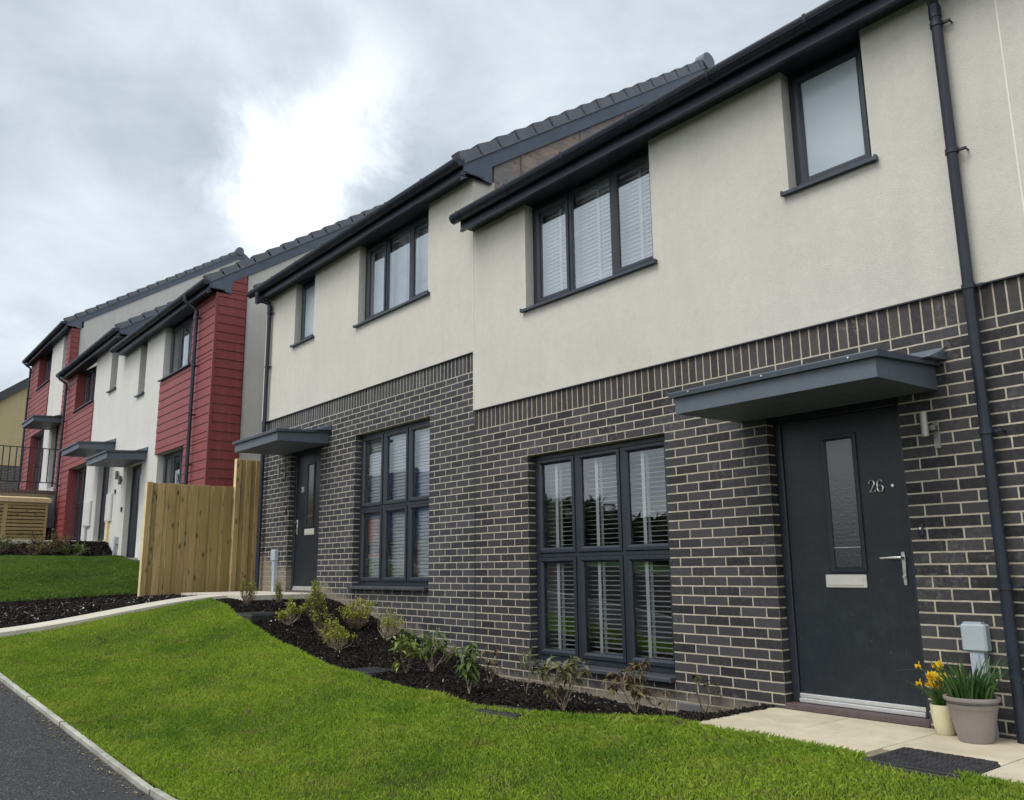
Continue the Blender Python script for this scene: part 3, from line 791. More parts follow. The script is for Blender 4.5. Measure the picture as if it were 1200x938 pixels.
def front_door(root, mx, zb, yf, number, opening):
    """mx maps the measured x of the near door; zb = height offset"""
    def X(a, b): a, b = mx(a), mx(b); return (a, b) if a < b else (b, a)
    oa, ob = X(*opening); y = yf+.085
    f = MB(); ft = .062
    f.bbox(oa+.003, oa+ft, y, y+.08, zb-.055, zb+2.03, .004); f.bbox(ob-ft, ob-.003, y, y+.08, zb-.055, zb+2.03, .004)
    f.bbox(oa+ft, ob-ft, y+.001, y+.08, zb+1.965, zb+2.03, .004)
    d = f.build('front_door', ANTH, root)
    th = MB(); th.bbox(oa+ft, ob-ft, y-.008, y+.08, zb-.055, zb-.025, .004); th.bbox(oa+ft, ob-ft, y+.004, y+.08, zb-.022, zb+.006, .004)
    th.build('threshold', ALU, d)
    g0, g1 = X(4.112, 4.330); l0, l1 = X(opening[0]+ft+.004, opening[1]-ft-.004)
    lf = MB(); panel_wall(lf, l0, l1, zb+.008, zb+1.96, y+.018, y+.06, [(g0, g1, zb+.88, zb+1.79)])
    leaf = lf.build('door_leaf', DOOR, d)
    tr = MB(); ring(tr, g0-.028, g1+.028, zb+.852, zb+1.818, .036, y+.004, y+.03, .014); tr.build('glazing_trim', DOOR, d)
    gp = MB(); gp.add([(g0, y+.024, zb+.88), (g1, y+.024, zb+.88), (g1, y+.024, zb+1.79), (g0, y+.024, zb+1.79)], [(0,1,2,3)])
    gp.build('door_glass', OBSC, d)
    ld = MB(); ld.box(g0+.003, g0+.007, y+.0215, y+.0235, zb+.885, zb+1.785); ld.box(g0+.004, g1-.004, y+.0205, y+.0225, zb+1.02, zb+1.0235)  # upright strip imitates the bright highlight along the glass edge
    ld.build('lead_line_and_highlight', ALU, d)
    a, b = X(4.045, 4.350); lb = MB(); lb.bbox(a, b, y+.002, y+.02, zb+.745, zb+.835, .006); lb.bbox(a+.02, b-.02, y-.003, y+.003, zb+.762, zb+.818, .003)
    lb.build('letterbox', plain('satin_aluminium', (.62,.61,.56), .5, .06, 8, metal=.35), d)
    a, b = X(4.603, 4.633); h = MB(); h.bbox(a, b, y+.006, y+.02, zb+.765, zb+.985, .006)
    cxx = (a+b)/2; e = mx(4.485)
    h.tube([(cxx, y+.01, zb+.945), (cxx, y-.035, zb+.945), ((cxx*3+e)/4, y-.042, zb+.946), (e, y-.038, zb+.943)], [.010, .010, .009, .0075], 12)
    h.tube([(cxx, y+.01, zb+.82), (cxx, y-.006, zb+.82)], .011, 12)
    h.build('handle', STEEL, d, smooth=True)
    sp = MB(); sx_ = mx(4.592); sp.tube([(sx_, y+.02, zb+1.425), (sx_, y+.012, zb+1.425)], .010, 12); sp.build('spyhole', STEEL, d)
    cx_ = mx(4.476)
    digits(d, number, cx_-.052, y+.012, zb+1.385, .088)
    cl = MB(); cl.bbox(oa-.0, ob+.0, yf-.012, y+.07, zb-.098, zb-.058, .004); cl.build('step_brick', BRSILL, d)
    return d
def wall_lamp(root, x, yf, z, side=1):
    l = MB(); l.bbox(x+.014, x+.056, yf-.012, yf-.0, z-.075, z+.10, .003); l.box(x-.004, x+.05, yf-.055, yf-.012, z+.04, z+.07)
    w = l.build('wall_lamp', plain('weathered_steel', (.22,.22,.21), .45, .2, 20, metal=.6), root)
    t = MB(); t.tube([(x, yf-.085, z), (x, yf-.085, z+.155)], .022, 20); t.build('lamp_tube', plain('satin_steel', (.36,.36,.34), .5, .1, 10, metal=.4), w, smooth=True)
    return w
def room(root, x0, x1, yf, z0, z1):
    m = MB(); y0, y1 = yf+.45, yf+3.4
    m.add([(x0,y0,z0),(x1,y0,z0),(x1,y1,z0),(x0,y1,z0),(x0,y0,z1),(x1,y0,z1),(x1,y1,z1),(x0,y1,z1)], [(0,1,2,3),(7,6,5,4),(1,2,6,5),(2,3,7,6),(3,0,4,7)])
    return m.build('room_interior', ROOM, root)

# ---------------------------------------------------------------- dark brick pair: 26 and 28
def brick_house(sgn, zb, label, number, br, so, base_z, small):
    root = empty('semi_detached_house', (sgn*2.9, 0, base_z)); tag(root, label, 'house', 'brick and render pair of houses')
    mx = (lambda x: x) if sgn > 0 else (lambda x: -x)
    def H(a, b, c, d): a, b = sorted((mx(a), mx(b))); return (a, b, zb+c, zb+d)
    s = zb+4.735; XE = 5.87
    e0, e1 = sorted((mx(0.0), mx(XE)))
    dwin = H(.895, 2.705, -.012, 2.025); door = H(3.7075, 4.733, -.10, 2.09)
    uw = H(.93, 2.69, 3.552, 4.80); sw = H(small[0], small[1], 3.705, 4.80)
    jx = .0015  # movement joint between the houses
    wx0, wx1 = (e0+jx, e1) if sgn > 0 else (e0, e1-jx)
    m = MB(); panel_wall(m, wx0, wx1, base_z-1.1, zb+2.405, 0, .30, [dwin, door])
    m.build('brick_wall', br, root)
    if sgn > 0: m = MB(); m.box(-.005, .0055, -.0015, .01, -.3, zb+2.60); m.build('joint_sealant', BLACK, root)
    m = MB(); m.box(wx0, wx1, 0, .30, zb+2.405, zb+2.622); m.build('soldier_course', so, root)
    m = MB(); panel_wall(m, wx0, wx1, zb+2.626, s+.02, -.02, .30, [uw, sw])
    rw = m.build('rendered_wall', RE_B, root)
    m = MB()
    m.box(wx0, wx1, -.024, -.004, zb+2.615, zb+2.6235)
    m.build('drip_bead', ANTH, root)
    m = MB(); bx = mx(5.64); m.box(bx-.005, bx+.005, -.0235, -.0195, zb+2.63, s-.006)
    m.build('render_bead', BEAD, root)
    if sgn > 0: m = MB(); m.box(.0016, .010, -.0245, -.0195, zb+2.626, s-.006); m.build('render_bead', BEAD, root)
    # side, back, party walls and gable
    m = MB()
    def gable(mm, x, z0, x2):
        ry = 4.57; top = lambda y: s+.34-.30+.66*min(y, 2*ry-y)
        mm.prism([(.30, z0), (9.0, z0), (9.0, top(9.0)), (ry, top(ry)), (.30, top(.3))], 0, x, x2)
    xs_ = mx(XE); xi = mx(XE-.3)
    lo, hi = sorted((xs_, xi)); m.box(lo, hi, .30, 9.0, base_z-.4, zb+2.6)
    m.build('side_wall', br, root)
    m = MB(); gable(m, lo+.004, zb+2.6, hi-.004 if sgn < 0 else hi+.0); m.build('gable_wall', RE_B, root)
    m = MB(); m.box(e0+.3, e1-.3, 8.7, 8.996, base_z-.4, s); m.build('rear_wall', RE_B, root)
    lo, hi = (0.002, .2) if sgn > 0 else (-.2, -.004)
    m = MB(); gable(m, lo, base_z, hi); m.build('party_wall', PLY if sgn < 0 else RE_B, root)
    rf = stepped_roof(root, e0-(.05 if sgn < 0 else -.01), e1+(.05 if sgn > 0 else -.01), 0, s, 4.57, 4.75)
    if sgn > 0: verge(root, rf, XE, 1, 0, s, 4.57)
    else:
        verge(root, rf, 0.0, 1, 0, s, 4.57); verge(root, rf, -XE, -1, 0, s, 4.57)
        # joints and nails of the exposed boarding on the party wall
        pj_ = MB()
        for yy in (.72, 1.75, 2.78, 3.5):
            zt = s+.04+.66*yy
            pj_.prism([(yy-.004, zt-.9), (yy+.004, zt-.9), (yy+.004, zt), (yy-.004, zt)], 0, -.003, .0012)
        for yy in np.arange(.35, 4.2, .26):
            zt = s+.04+.66*yy-.07-(.16 if int(yy*10) % 2 else 0)
            pj_.tube([(-.001, yy, zt), (.004, yy, zt)], .008, 8)
        pj_.build('board_joint', BLACK, root)
    half_gutter(root, e0+(.0 if sgn > 0 else -.10), e1+(.10 if sgn > 0 else .05), 0, s, 3)
    px = mx(5.29 if sgn > 0 else 5.62)
    downpipe(root, px, -.02 if False else 0, s-.17, zb-.1 if sgn > 0 else zb-.07, swan=(-.0 if sgn > 0 else -.06), s=s)
    canopy(root, *sorted((mx(3.45), mx(5.03))), 0, zb+1.985)
    # windows
    w3 = lambda a, b: [a+(b-a)/3, a+(b-a)*2/3]
    window(root, dwin[0], dwin[1], zb+.035, zb+2.023, .095, w3(dwin[0], dwin[1]), [zb+1.025], blind=('venetian', .06 if sgn > 0 else .05, rad(5) if sgn > 0 else rad(60), 0, (.30,) if sgn > 0 else ()), sill_proj=.06, sillx=.0, handle=[(dwin[0]+1.25, zb+1.50)])
    f = MB(); 
    a, b = uw[0], uw[1]
    if sgn > 0: window(root, a, b, zb+3.575, s-.006, .085, w3(a, b), [], blind=('venetian', .075, rad(62), 0, (.5,)), sashes={(0, 0), (2, 0)}, face_y=-.02, sillx=.045, glass=GLASSU)
    else: window(root, a, b, zb+3.575, s-.006, .085, w3(a, b), [], blind=('venetian', .075, rad(78), 0, (.5,)), sashes={(0, 0), (2, 0)}, face_y=-.02, sillx=.045, glass=GLASSU)
    window(root, sw[0], sw[1], zb+3.728, s-.006, .085, [], [], glass=FROST, face_y=-.02, sillx=.045)
    front_door(root, mx, zb, 0, number, (3.7075, 4.733))
    wall_lamp(root, mx(4.93) if sgn > 0 else mx(4.95), 0, zb+1.70)
    b = MB(); bx = mx(4.805); b.bbox(bx-.015, bx+.015, -.022, -.0, zb+1.075, zb+1.165, .008)
    db = b.build('doorbell', BLACK, root); b = MB(); b.tube([(bx, -.022, zb+1.125), (bx, -.026, zb+1.125)], .008, 12); b.build('bell_push', WHITE, db)
    # service box and duct
    a, c = sorted((mx(5.005), mx(5.150)))
    b = MB(); b.bbox(a, c, -.075, -.002, zb+.385, zb+.545, .010); b.box(a+.015, c-.025, -.06, -.01, zb+.545, zb+.556)
    sb = b.build('service_box', GREYP, root)
    b = MB(); q0, q1 = a+.045, c-.03
    b.prism([(q0, zb-.12), (q1+.01, zb-.12), (q1, zb+.387), (q0-.01, zb+.387)], 1, -.058, -.001)
    b.prism([(q0+.002, zb+.25), (q0+.035, zb+.25), (q0+.042, zb+.28), (q0+.042, zb+.375), (q0-.004, zb+.375), (q0-.004, zb+.28)], 1, -.066, -.058)
    b.build('cable_duct', GREYP, sb)
    if sgn > 0:
        v = MB(); v.bbox(2.72, 2.95, -.008, -.001, -.218, -.157, .002)
        for k in range(5): v.box(2.73, 2.94, -.012, -.007, -.213+k*.011, -.208+k*.011)
        v.build('air_brick', plain('grey_airbrick', (.15,.15,.145), .7, .1), root)
    room(root, e0+.35, e1-.35, 0, zb-.05, zb+2.45); 
    m = room(root, e0+.35, e1-.35, 0, zb+2.75, s+.2)
    return root
h26 = brick_house(1, 0.0, 'dark brick and beige render house with a 26 on its door', '26', BR_D, SO_D, -.1, (4.07, 4.737))
h28 = brick_house(-1, .675, 'dark brick and render house stepped up beside number 26', '28', BR_L, SO_L, .55, (4.07, 4.737))

# ---------------------------------------------------------------- red clad houses
def boards(mb, x0, x1, z0, z1, yf, proud=.03, pitch=.165, zref=0):
    z = zref+math.floor((z0-zref)/pitch)*pitch
    while z < z1-.002:
        a, b = max(z, z0), min(z+pitch-.007, z1)
        if b-a > .01:
            mb.prism([(yf, a), (yf-proud-.006, a), (yf-proud+.004, b), (yf, b)], 0, x0, x1)
        z += pitch
def boards_x(mb, y0, y1, z0, z1, xf, side, proud=.03, pitch=.165, zref=0, ztop=None):
    z = zref+math.floor((z0-zref)/pitch)*pitch
    while z < z1-.002:
        a, b = max(z, z0), min(z+pitch-.007, z1)
        if ztop:
            b = min(b, ztop(y0)+.0)
        if b-a > .01:
            mb.prism([(xf, a), (xf+side*(proud+.006), a), (xf+side*(proud-.004), b), (xf, b)], 1, y0, y1)
        z += pitch
def clad_house(label, x0, x1, yf, base, s, uw, slit, gw, door, reds, red_side, can, canz, pipex, pipesw, verge_side, ridge_rel=4.62, door_handle_side=1, ground=None, gl=None, strip=None):
    """reds: list of front rectangles (x0,x1,z0,z1); uw/slit/gw/door holes (x0,x1,z0,z1)"""
    root = empty('clad_house', ((x0+x1)/2, yf, base)); tag(root, label, 'house', 'render and red clad houses further up')
    ry = yf+ridge_rel; g0 = base-.6 if ground is None else ground
    m = MB(); panel_wall(m, x0, x1, g0, s+.02, yf, yf+.3, [uw, slit, gw, door]); m.build('rendered_wall', RE_W, root)
    m = MB()
    top = lambda y: s+.04+.66*(min(y, 2*ry-y)-yf)
    for xx, xb in ((x0, x0+.3), (x1-.3, x1)):
        m = MB(); m.prism([(yf+.3, g0), (2*ry-yf-.1, g0), (2*ry-yf-.1, top(2*ry-yf-.1)), (ry, top(ry)), (yf+.3, top(yf+.3))], 0, xx, xb-.0)
        m.build('gable_wall', RE_W, root)
    m = MB()
    for r in reds:
        if r[0] > -20.7 and r[0] < -20.5: continue
        boards(m, r[0], r[1], r[2], r[3], yf, zref=base)
    m.build('cladding', RED, root)
    for r in reds:
        if r[0] > -20.7 and r[0] < -20.5: m = MB(); boards(m, r[0], r[1], r[2], r[3], yf, zref=base); m.build('cladding', RED, root)
    m = MB()
    for hh in (uw, gw) if x0 < -15 else ():
        m = MB(); m.box(hh[0]-.0, hh[0]+.012, yf-.03, yf+.205, hh[2]+.03, min(hh[3], s-.01)); m.build('reveal_lining', RED, root)
    m = MB()
    if red_side:
        sx_, sd, wd = red_side
        boards_x(m, yf-.03, yf+wd, g0, s+.0, sx_, sd, zref=base)
        # above the soffit the boards run up to the barge line
        z = s
        boards_x(m, yf+.24, yf+wd, s, s+.04+.66*wd+.02, sx_, sd, zref=base)
        m.build('side_cladding', RED, root)
    t = MB()
    for r in reds:
        pass
    if red_side:
        sx_, sd, wd = red_side
        t.box(sx_+sd*.002, sx_+sd*.040, yf+wd, yf+wd+.012, g0, s+.04+.66*wd)
        t.build('cladding_trim', plain('dark_red_trim', (.07,.012,.016), .5, .1), root)
        t = MB(); t.box(sx_+sd*.0, sx_+sd*.042, yf-.044, yf-.0, g0, s-.006); t.build('corner_trim', RED, root)
    rf = stepped_roof(root, x0-(.05 if verge_side[0] else 0), x1+(.05 if verge_side[1] else 0), yf, s, ry, 4.8)
    if verge_side[0]: verge(root, rf, x0, -1, yf, s, ry)
    if verge_side[1]: verge(root, rf, x1, 1, yf, s, ry, box=True)
    half_gutter(root, x0-(.1 if verge_side[0] else 0), x1+(.08 if verge_side[1] else 0), yf, s, 7)
    downpipe(root, pipex, yf-.035, s-.24, g0+.4, swan=pipesw, s=s)
    canopy(root, can[0], can[1], yf, canz)
    y = yf+(.21 if x0 < -15 else .13)
    w = window(root, uw[0], uw[1], uw[2]+.03, s-.006, y, [uw[0]+(uw[1]-uw[0])/3, uw[0]+(uw[1]-uw[0])*2/3], [], blind=('venetian', .07, rad(70), 0, ()) if gl else None, face_y=yf-.03)
    window(root, slit[0], slit[1], slit[2]+.03, s-.006, yf+.16, [], [], face_y=yf-.01)
    window(root, gw[0], gw[1], gw[2]+.03, gw[3]-.002, y, [gw[0]+(gw[1]-gw[0])/3, gw[0]+(gw[1]-gw[0])*2/3], [gw[2]+(gw[3]-gw[2])*.5], face_y=yf)
    fl = opening = None
    # door
    d0, d1 = door[0], door[1]; yy = yf+.11; z0 = base
    f = MB(); f.bbox(d0+.003, d0+.06, yy, yy+.08, z0-.05, door[3]-.002, .004); f.bbox(d1-.06, d1-.003, yy, yy+.08, z0-.05, door[3]-.002, .004); f.bbox(d0+.06, d1-.06, yy+.001, yy+.08, door[3]-.06, door[3]-.002, .004)
    d = f.build('front_door', ANTH, root)
    f = MB(); c = (d0+d1)/2; panel_wall(f, d0+.064, d1-.064, z0-.02, door[3]-.064, yy+.018, yy+.06, [(c-.09, c+.16, z0+.88, z0+1.79)]); f.build('door_leaf', DOOR, d)
    f = MB(); f.add([(c-.09, yy+.03, z0+.88), (c+.16, yy+.03, z0+.88), (c+.16, yy+.03, z0+1.79), (c-.09, yy+.03, z0+1.79)], [(0,1,2,3)]); f.build('door_glass', OBSC, d)
    f = MB(); hx = d1-.13; f.bbox(hx-.015, hx+.015, yy+.006, yy+.02, z0+.8, z0+1.0, .004); f.tube([(hx, yy+.01, z0+.95), (hx, yy-.04, z0+.95), (hx-.13, yy-.04, z0+.95)], .009, 10); f.build('handle', STEEL, d)
    f = MB(); f.bbox(d0, d1, yf-.01, yy+.08, z0-.09, z0-.052, .004); f.build('threshold', ALU, d)
    room(root, x0+.35, x1-.35, yf, base-.05, base+2.45); room(root, x0+.35, x1-.35, yf, base+2.75, s+.2)
    return root
Y3 = -.35
h30 = clad_house('white rendered house with red cladding on its corner behind the timber fence', -13.352, -7.34, Y3, 1.2, 5.93,
    (-10.32, -8.52, 4.77, 6.0), (-12.05, -11.55, 4.73, 6.0), (-10.25, -8.60, 1.22, 3.24), (-12.38, -11.32, 1.1, 3.22),
    [(-10.36, -7.34, 3.24, 4.745), (-8.52, -7.34, 4.745, 5.924), (-8.60, -7.34, .9, 3.24)], (-7.34, 1, .52),
    (-12.70, -10.98), 3.20, -8.10, -.10, (False, True), gl=True, ground=.5)
h32 = clad_house('white rendered house with red cladding on its downhill side of the bin store', -19.35, -13.354, Y3, 1.7, 6.43,
    (-18.07, -16.03, 5.28, 6.5), (-14.54, -13.93, 5.25, 6.5), (-18.06, -16.15, 1.72, 3.70), (-14.92, -13.90, 1.6, 3.72),
    [(-19.35, -15.97, 3.70, 5.255), (-19.35, -18.07, 5.255, 6.424), (-19.35, -18.06, 1.2, 3.70)], None,
    (-15.30, -13.56), 3.70, -18.95, -.10, (False, True), ground=1.0)
h32['label'] = 'white rendered house with red cladding beside the bin store and retaining wall'
h34 = clad_house('tall uphill house with red cladding standing above the railing', -26.3, -20.2, -.20, 3.5, 8.26,
    (-24.86, -22.91, 7.08, 8.4), (-21.25, -20.72, 7.05, 8.4), (-25.08, -23.0, 3.52, 5.50), (-21.75, -20.8, 3.4, 5.50),
    [(-26.3, -22.88, 5.50, 7.055), (-26.3, -24.86, 7.055, 8.254), (-26.3, -25.08, 3.0, 5.50), (-20.62, -20.2, 3.2, 8.254)], (-20.2, 1, .20),
    (-22.15, -20.35), 5.32, -25.95, -.10, (True, True), ridge_rel=5.0, ground=2.6)
# attachments seen on the walls between the doors
def meter_cab(root, x0, x1, z0, z1, yf, duct):
    m = MB(); m.bbox(x0, x1, yf-.05, yf-.001, z0, z1, .008); m.bbox(x0+.03, x1-.03, yf-.056, yf-.048, z0+.03, z1-.03, .004)
    c = m.build('meter_cabinet', WHITE, root)
    m = MB(); m.box((x0+x1)/2-.06 if duct else (x0+x1)/2-.02, (x0+x1)/2+.09 if duct else (x0+x1)/2+.02, yf-.05, yf-.001, z0-.95, z0-.002)
    m.build('cable_duct', WOODE if duct else GREYP, c)
meter_cab(h32, -15.85, -15.27, 2.03, 2.66, Y3, False)
meter_cab(h32, -13.80, -13.37, 2.06, 2.70, Y3, True)
for xx, zz_ in ((-13.03, 2.98), (-12.74, 2.84)):
    b = MB(); b.tube([(xx, Y3-.05, zz_), (xx, Y3-.05, zz_+.19)], .035, 16); b.box(xx-.02, xx+.02, Y3-.05, Y3, zz_+.06, zz_+.12); b.build('wall_lamp', plain('dull_lamp_steel', (.16,.16,.155), .5, .1, 9, metal=.4), h30, smooth=True)
for xx, zz_ in ((-13.2, 2.72), (-12.56, 2.28)):
    b = MB(); b.bbox(xx-.03, xx+.03, Y3-.03, Y3, zz_-.05, zz_+.05, .008); b.build('doorbell', BLACK, h30)
b = MB(); b.tube([(-12.75, Y3-.05, 1.15), (-12.70, Y3-.05, 1.55)], .035, 12); b.bbox(-12.75, -12.64, Y3-.08, Y3, 1.52, 1.68, .006); b.build('service_duct', GREYP, h30)

# ---------------------------------------------------------------- cream house far up the street
yh = empty('cream_house', (-42, 4, 4.2)); tag(yh, 'cream rendered house with dark brick ground floor seen beyond the railing', 'house')
XC = -38.; sl = .78; ryc = 5.4; ez = 8.58
tz = lambda y: ez+sl*(min(y, 2*ryc-y))
m = MB(); m.box(-46, XC, -.0, 2*ryc, 3.2, 5.9); m.build('brick_wall', brick_mat('far_brick', (.04,.038,.04), (.08,.075,.075), (.35,.33,.28)), yh)
m = MB(); m.prism([(0.0, 5.9), (2*ryc, 5.9), (2*ryc, tz(2*ryc)), (ryc, tz(ryc)), (0, tz(0))], 0, -46, XC+.02); cw = m.build('rendered_wall', RE_Y, yh)
m = MB()
for sg in (0, 1):
    pts = [(-.5, tz(0)-.39), (ryc, tz(ryc)), (ryc, tz(ryc)+.42), (-.5, tz(0)+.03)]
    if sg: pts = [(2*ryc-a, b) for a, b in reversed(pts)]
    m.prism(pts, 0, -46.2, XC+.25)
m.build('roof', TILE, yh)
m = MB()
for (a, b, c, d) in ((2.2, 3.4, 6.9, 8.1), (7, 8.2, 6.9, 8.1)):
    f = MB(); ring(f, 0, 1, 0, 1, .06, 0, .05)
m.box(XC+.02, XC+.05, 6.2, 7.3, 6.8, 8.0); m.build('window', ANTH, yh)

# ---------------------------------------------------------------- fences
def board_fence(name, label, xf, y0, y1, z0, z1, seed, post=True, bw=.088):
    root = empty(name, (xf, (y0+y1)/2, z0)); tag(root, label, 'fence', 'timber fence sections beside number 28')
    rr = random.Random(seed); y = y0+(.085 if post else 0); k = 0; zt = z1
    bm = MB()
    while y < y1-.02:
        w = bw*rr.uniform(.92, 1.08); yb = min(y+w, y1); lift = .026 if k % 2 else 0.0
        dz = rr.uniform(-.004, .004); b0 = len(bm.f); t = rr.random()
        bm.bbox(xf+lift, xf+.018+lift, y+.002-(.012 if k % 2 else 0), yb-.002+(.008 if k % 2 else -.006), z0+rr.uniform(0, .015), zt+dz, .003)
        for q in range(b0, len(bm.f)): bm.c[q] = t
        y = yb; k += 1
    bm.build('boards', WOOD, root)
    for zr in (z0+.25, (z0+z1)/2, z1-.22):
        r = MB(); r.bbox(xf-.05, xf-.002, y0, y1, zr-.04, zr+.04, .003); r.c = [.3]*len(r.f); r.build('rail', WOOD, root)
    if post:
        p = MB(); p.bbox(xf-.055, xf+.045, y0-.0, y0+.082, z0-.1, z1+.012, .004); p.c = [.15]*len(p.f); p.build('post', WOOD, root)
        e = MB(); e.box(xf-.055, xf+.045, y0-.0035, y0-.0005, z0-.08, z1+.008); e.build('post_face', WOODE, root)
    if name == 'timber_fence': pass
    return root
board_fence('timber_fence', 'lower section of pale timber fence beside the path, level top', -6.35, -1.62, -.24, .53, 2.275, 11)
board_fence('timber_fence', 'taller section of pale timber fence against the dark drainpipe of number 28', -6.33, -.235, 1.6, .5, 2.735, 12)
# ---------------------------------------------------------------- retaining wall, railing and bin store
rw = empty('retaining_wall', (-19.75, -3, 1.8)); tag(rw, 'grey retaining wall with dark brick coping under the railing', 'wall')
m = MB(); m.box(-20.0, -19.76, -6, -.2, 1.3, 3.06); m.build('wall_face', GREYW, rw)
m = MB()
rr = random.Random(4); y = -6.
m2 = MB()
while y < -.2:
    m2.bbox(-20.02, -19.735, y+.004, y+.069, 3.135, 3.24+rr.uniform(-.002, .002), .003); y += .075
m.box(-20.0, -19.745, -6, -.2, 3.06, 3.134)
m.build('brick_course', BR_L, rw); m2.build('coping', BRSILL, rw)
rl = empty('metal_railing', (-19.87, -3, 3.24)); tag(rl, 'black metal railing on top of the retaining wall', 'railing')
for yp in (-.28, -2.05, -3.85, -5.9):
    m = MB(); m.bbox(-19.895, -19.845, yp-.02, yp+.02, 3.24, 4.47, .003); m.build('post', BLACK, rl)
for zr in (3.47, 4.45):
    m = MB(); m.bbox(-19.885, -19.855, -5.9, -.28, zr-.012, zr+.012, .003); m.build('rail', BLACK, rl)
y = -.40
while y > -5.85:
    m = MB(); m.tube([(-19.87, y, 3.47), (-19.87, y, 4.44)], .016, 6); m.build('baluster', BLACK, rl); y -= .165
bs = empty('bin_store', (-19.2, -1.6, 1.78)); tag(bs, 'pale timber bin store with slatted doors against the retaining wall', 'bin store')
for i in range(3):
    ya, yb = -.62-1.02*i, -.62-1.02*(i+1)
    fr = MB(); fx = -19.0
    for (a, b, c, d) in ((ya, ya-.055, 1.78, 2.82), (yb+.05, yb, 1.78, 2.82)): fr.bbox(fx-.04, fx+.02, a, b, c, d, .003)
    fr.bbox(fx-.04, fx+.018, ya-.055, yb+.05, 1.80, 1.87, .003); fr.bbox(fx-.04, fx+.018, ya-.055, yb+.05, 2.75, 2.82, .003)
    fr.c = [.2]*len(fr.f); dr = fr.build('store_door', WOODH, bs)
    sm_ = MB(); z = 1.89; rr = random.Random(i)
    while z < 2.73:
        b0 = len(sm_.f); sm_.prism([(fx-.03, z), (fx+.008, z-.008), (fx+.012, z+.056), (fx-.02, z+.066)], 1, yb+.05, ya-.055); t = rr.random()
        for q in range(b0, len(sm_.f)): sm_.c[q] = t
        z += .098
    sm_.build('slats', WOODH, dr); bk = MB(); bk.box(fx-.32, fx-.30, yb+.01, ya-.01, 1.80, 2.80); bk.build('store_back', TWIG, bs)
m = MB(); m.box(-19.7, -19.05, -.66, -.62, 1.7, 2.85); m.box(-19.7, -19.05, -3.70, -3.66, 1.7, 2.85); m.build('side_panel', WOODH, bs)
m = MB(); m.prism([(-18.93, 2.83), (-18.93, 2.945), (-19.72, 3.04), (-19.72, 2.94)], 1, -3.74, -.56); m.build('lid', plain('pale_timber_lid', (.55,.44,.25), .7, .15, 6), bs)
# low stone edging above the upper planting bed
m = MB(); m.bbox(-13.75, -13.6, -5.0, -.42, 1.3, 1.625, .01); o = m.build('edging_wall', KERB); tag(o, 'low stone edging along the bed before the red clad house', 'wall')
m = MB(); m.box(-12.42, -11.1, -4.6, -.355, .9, 1.205); o = m.build('door_path', CONC); tag(o, kind='structure')

# ---------------------------------------------------------------- inspection covers
def cover(cx, cy, w, d, rot, z, h, label, grp, tread=True, lift=0):
    root = empty('inspection_cover', (cx, cy, z)); root.rotation_euler = (0, 0, 0)
    tag(root, label, 'drain cover', grp)
    def tr(mb):
        c, s_ = math.cos(rot), math.sin(rot)
        mb.v = [(cx+x*c-y*s_, cy+x*s_+y*c, zz) for x, y, zz in mb.v]; return mb
    f = MB(); f.bbox(-w/2, w/2, -d/2, d/2, z-.06, z+h-.012, .006); tr(f).build('frame', COVER, root)
    f = MB(); f.bbox(-w/2+.008, w/2-.008, -d/2+.008, d/2-.008, z+h-.014, z+h, .003)
    n = int(w/.052)
    if tread:
        for i in range(n):
            for j in range(int(d/.03)):
                xx = -w/2+.03+i*.052+(.01 if j % 2 else 0); yy = -d/2+.026+j*.03
                if xx+.034 > w/2-.015 or yy > d/2-.02: continue
                f.box(xx, xx+.034, yy-.006, yy+.006, z+h, z+h+.005)
    tr(f).build('cover_plate', COVER, root)
cover(5.185, -.985, .50, .45, 0, -.098, .022, 'dark ribbed drain cover set into the patio edge by the flower pots', 'chamber covers')
cover(-2.5, -1.36, .45, .42, rad(10), .375, .045, 'raised dark chamber cover in the bed by the path', 'chamber covers')
cover(.32, -1.42, .40, .34, rad(4), terrain(.32,-1.42)+.005, .004, 'dark cover sunk in the bark below the bushy plants', 'chamber covers')
cover(2.45, -1.54, .42, .28, rad(8), terrain(2.45,-1.54)+.012, -.002, 'grey studded cover at the grass edge under the wide window', 'chamber covers')

# ---------------------------------------------------------------- pots
def lathe_pot(prof, cx, cy, z, mat, name, root):
    m = MB(); m.lathe([(r*(.87 if cx > 5 else .95), z+h) for r, h in prof], cx, cy, 40); return m.build(name, mat, root, smooth=True)
PX_, PY_ = 5.095, -.225; pz = -.098
pot = empty('flower_pot', (PX_, PY_, pz)); tag(pot, 'large taupe pot of green daffodil leaves on the patio', 'plant pot', 'plant pots beside the door')
lathe_pot([(0,.001),(.098,.001),(.104,.012),(.118,.06),(.136,.135),(.147,.178),(.149,.182),(.153,.186),(.156,.215),(.157,.224),(.170,.228),(.173,.236),(.172,.246),(.164,.250),(.150,.247),(.145,.235),(.140,.19),(0,.19)], PX_, PY_, pz, POTT, 'pot', pot)
m = MB(); m.lathe([(0,.218+pz),(.08,.222+pz),(.143,.215+pz)], PX_, PY_, 20); m.build('compost', SOIL, pot)
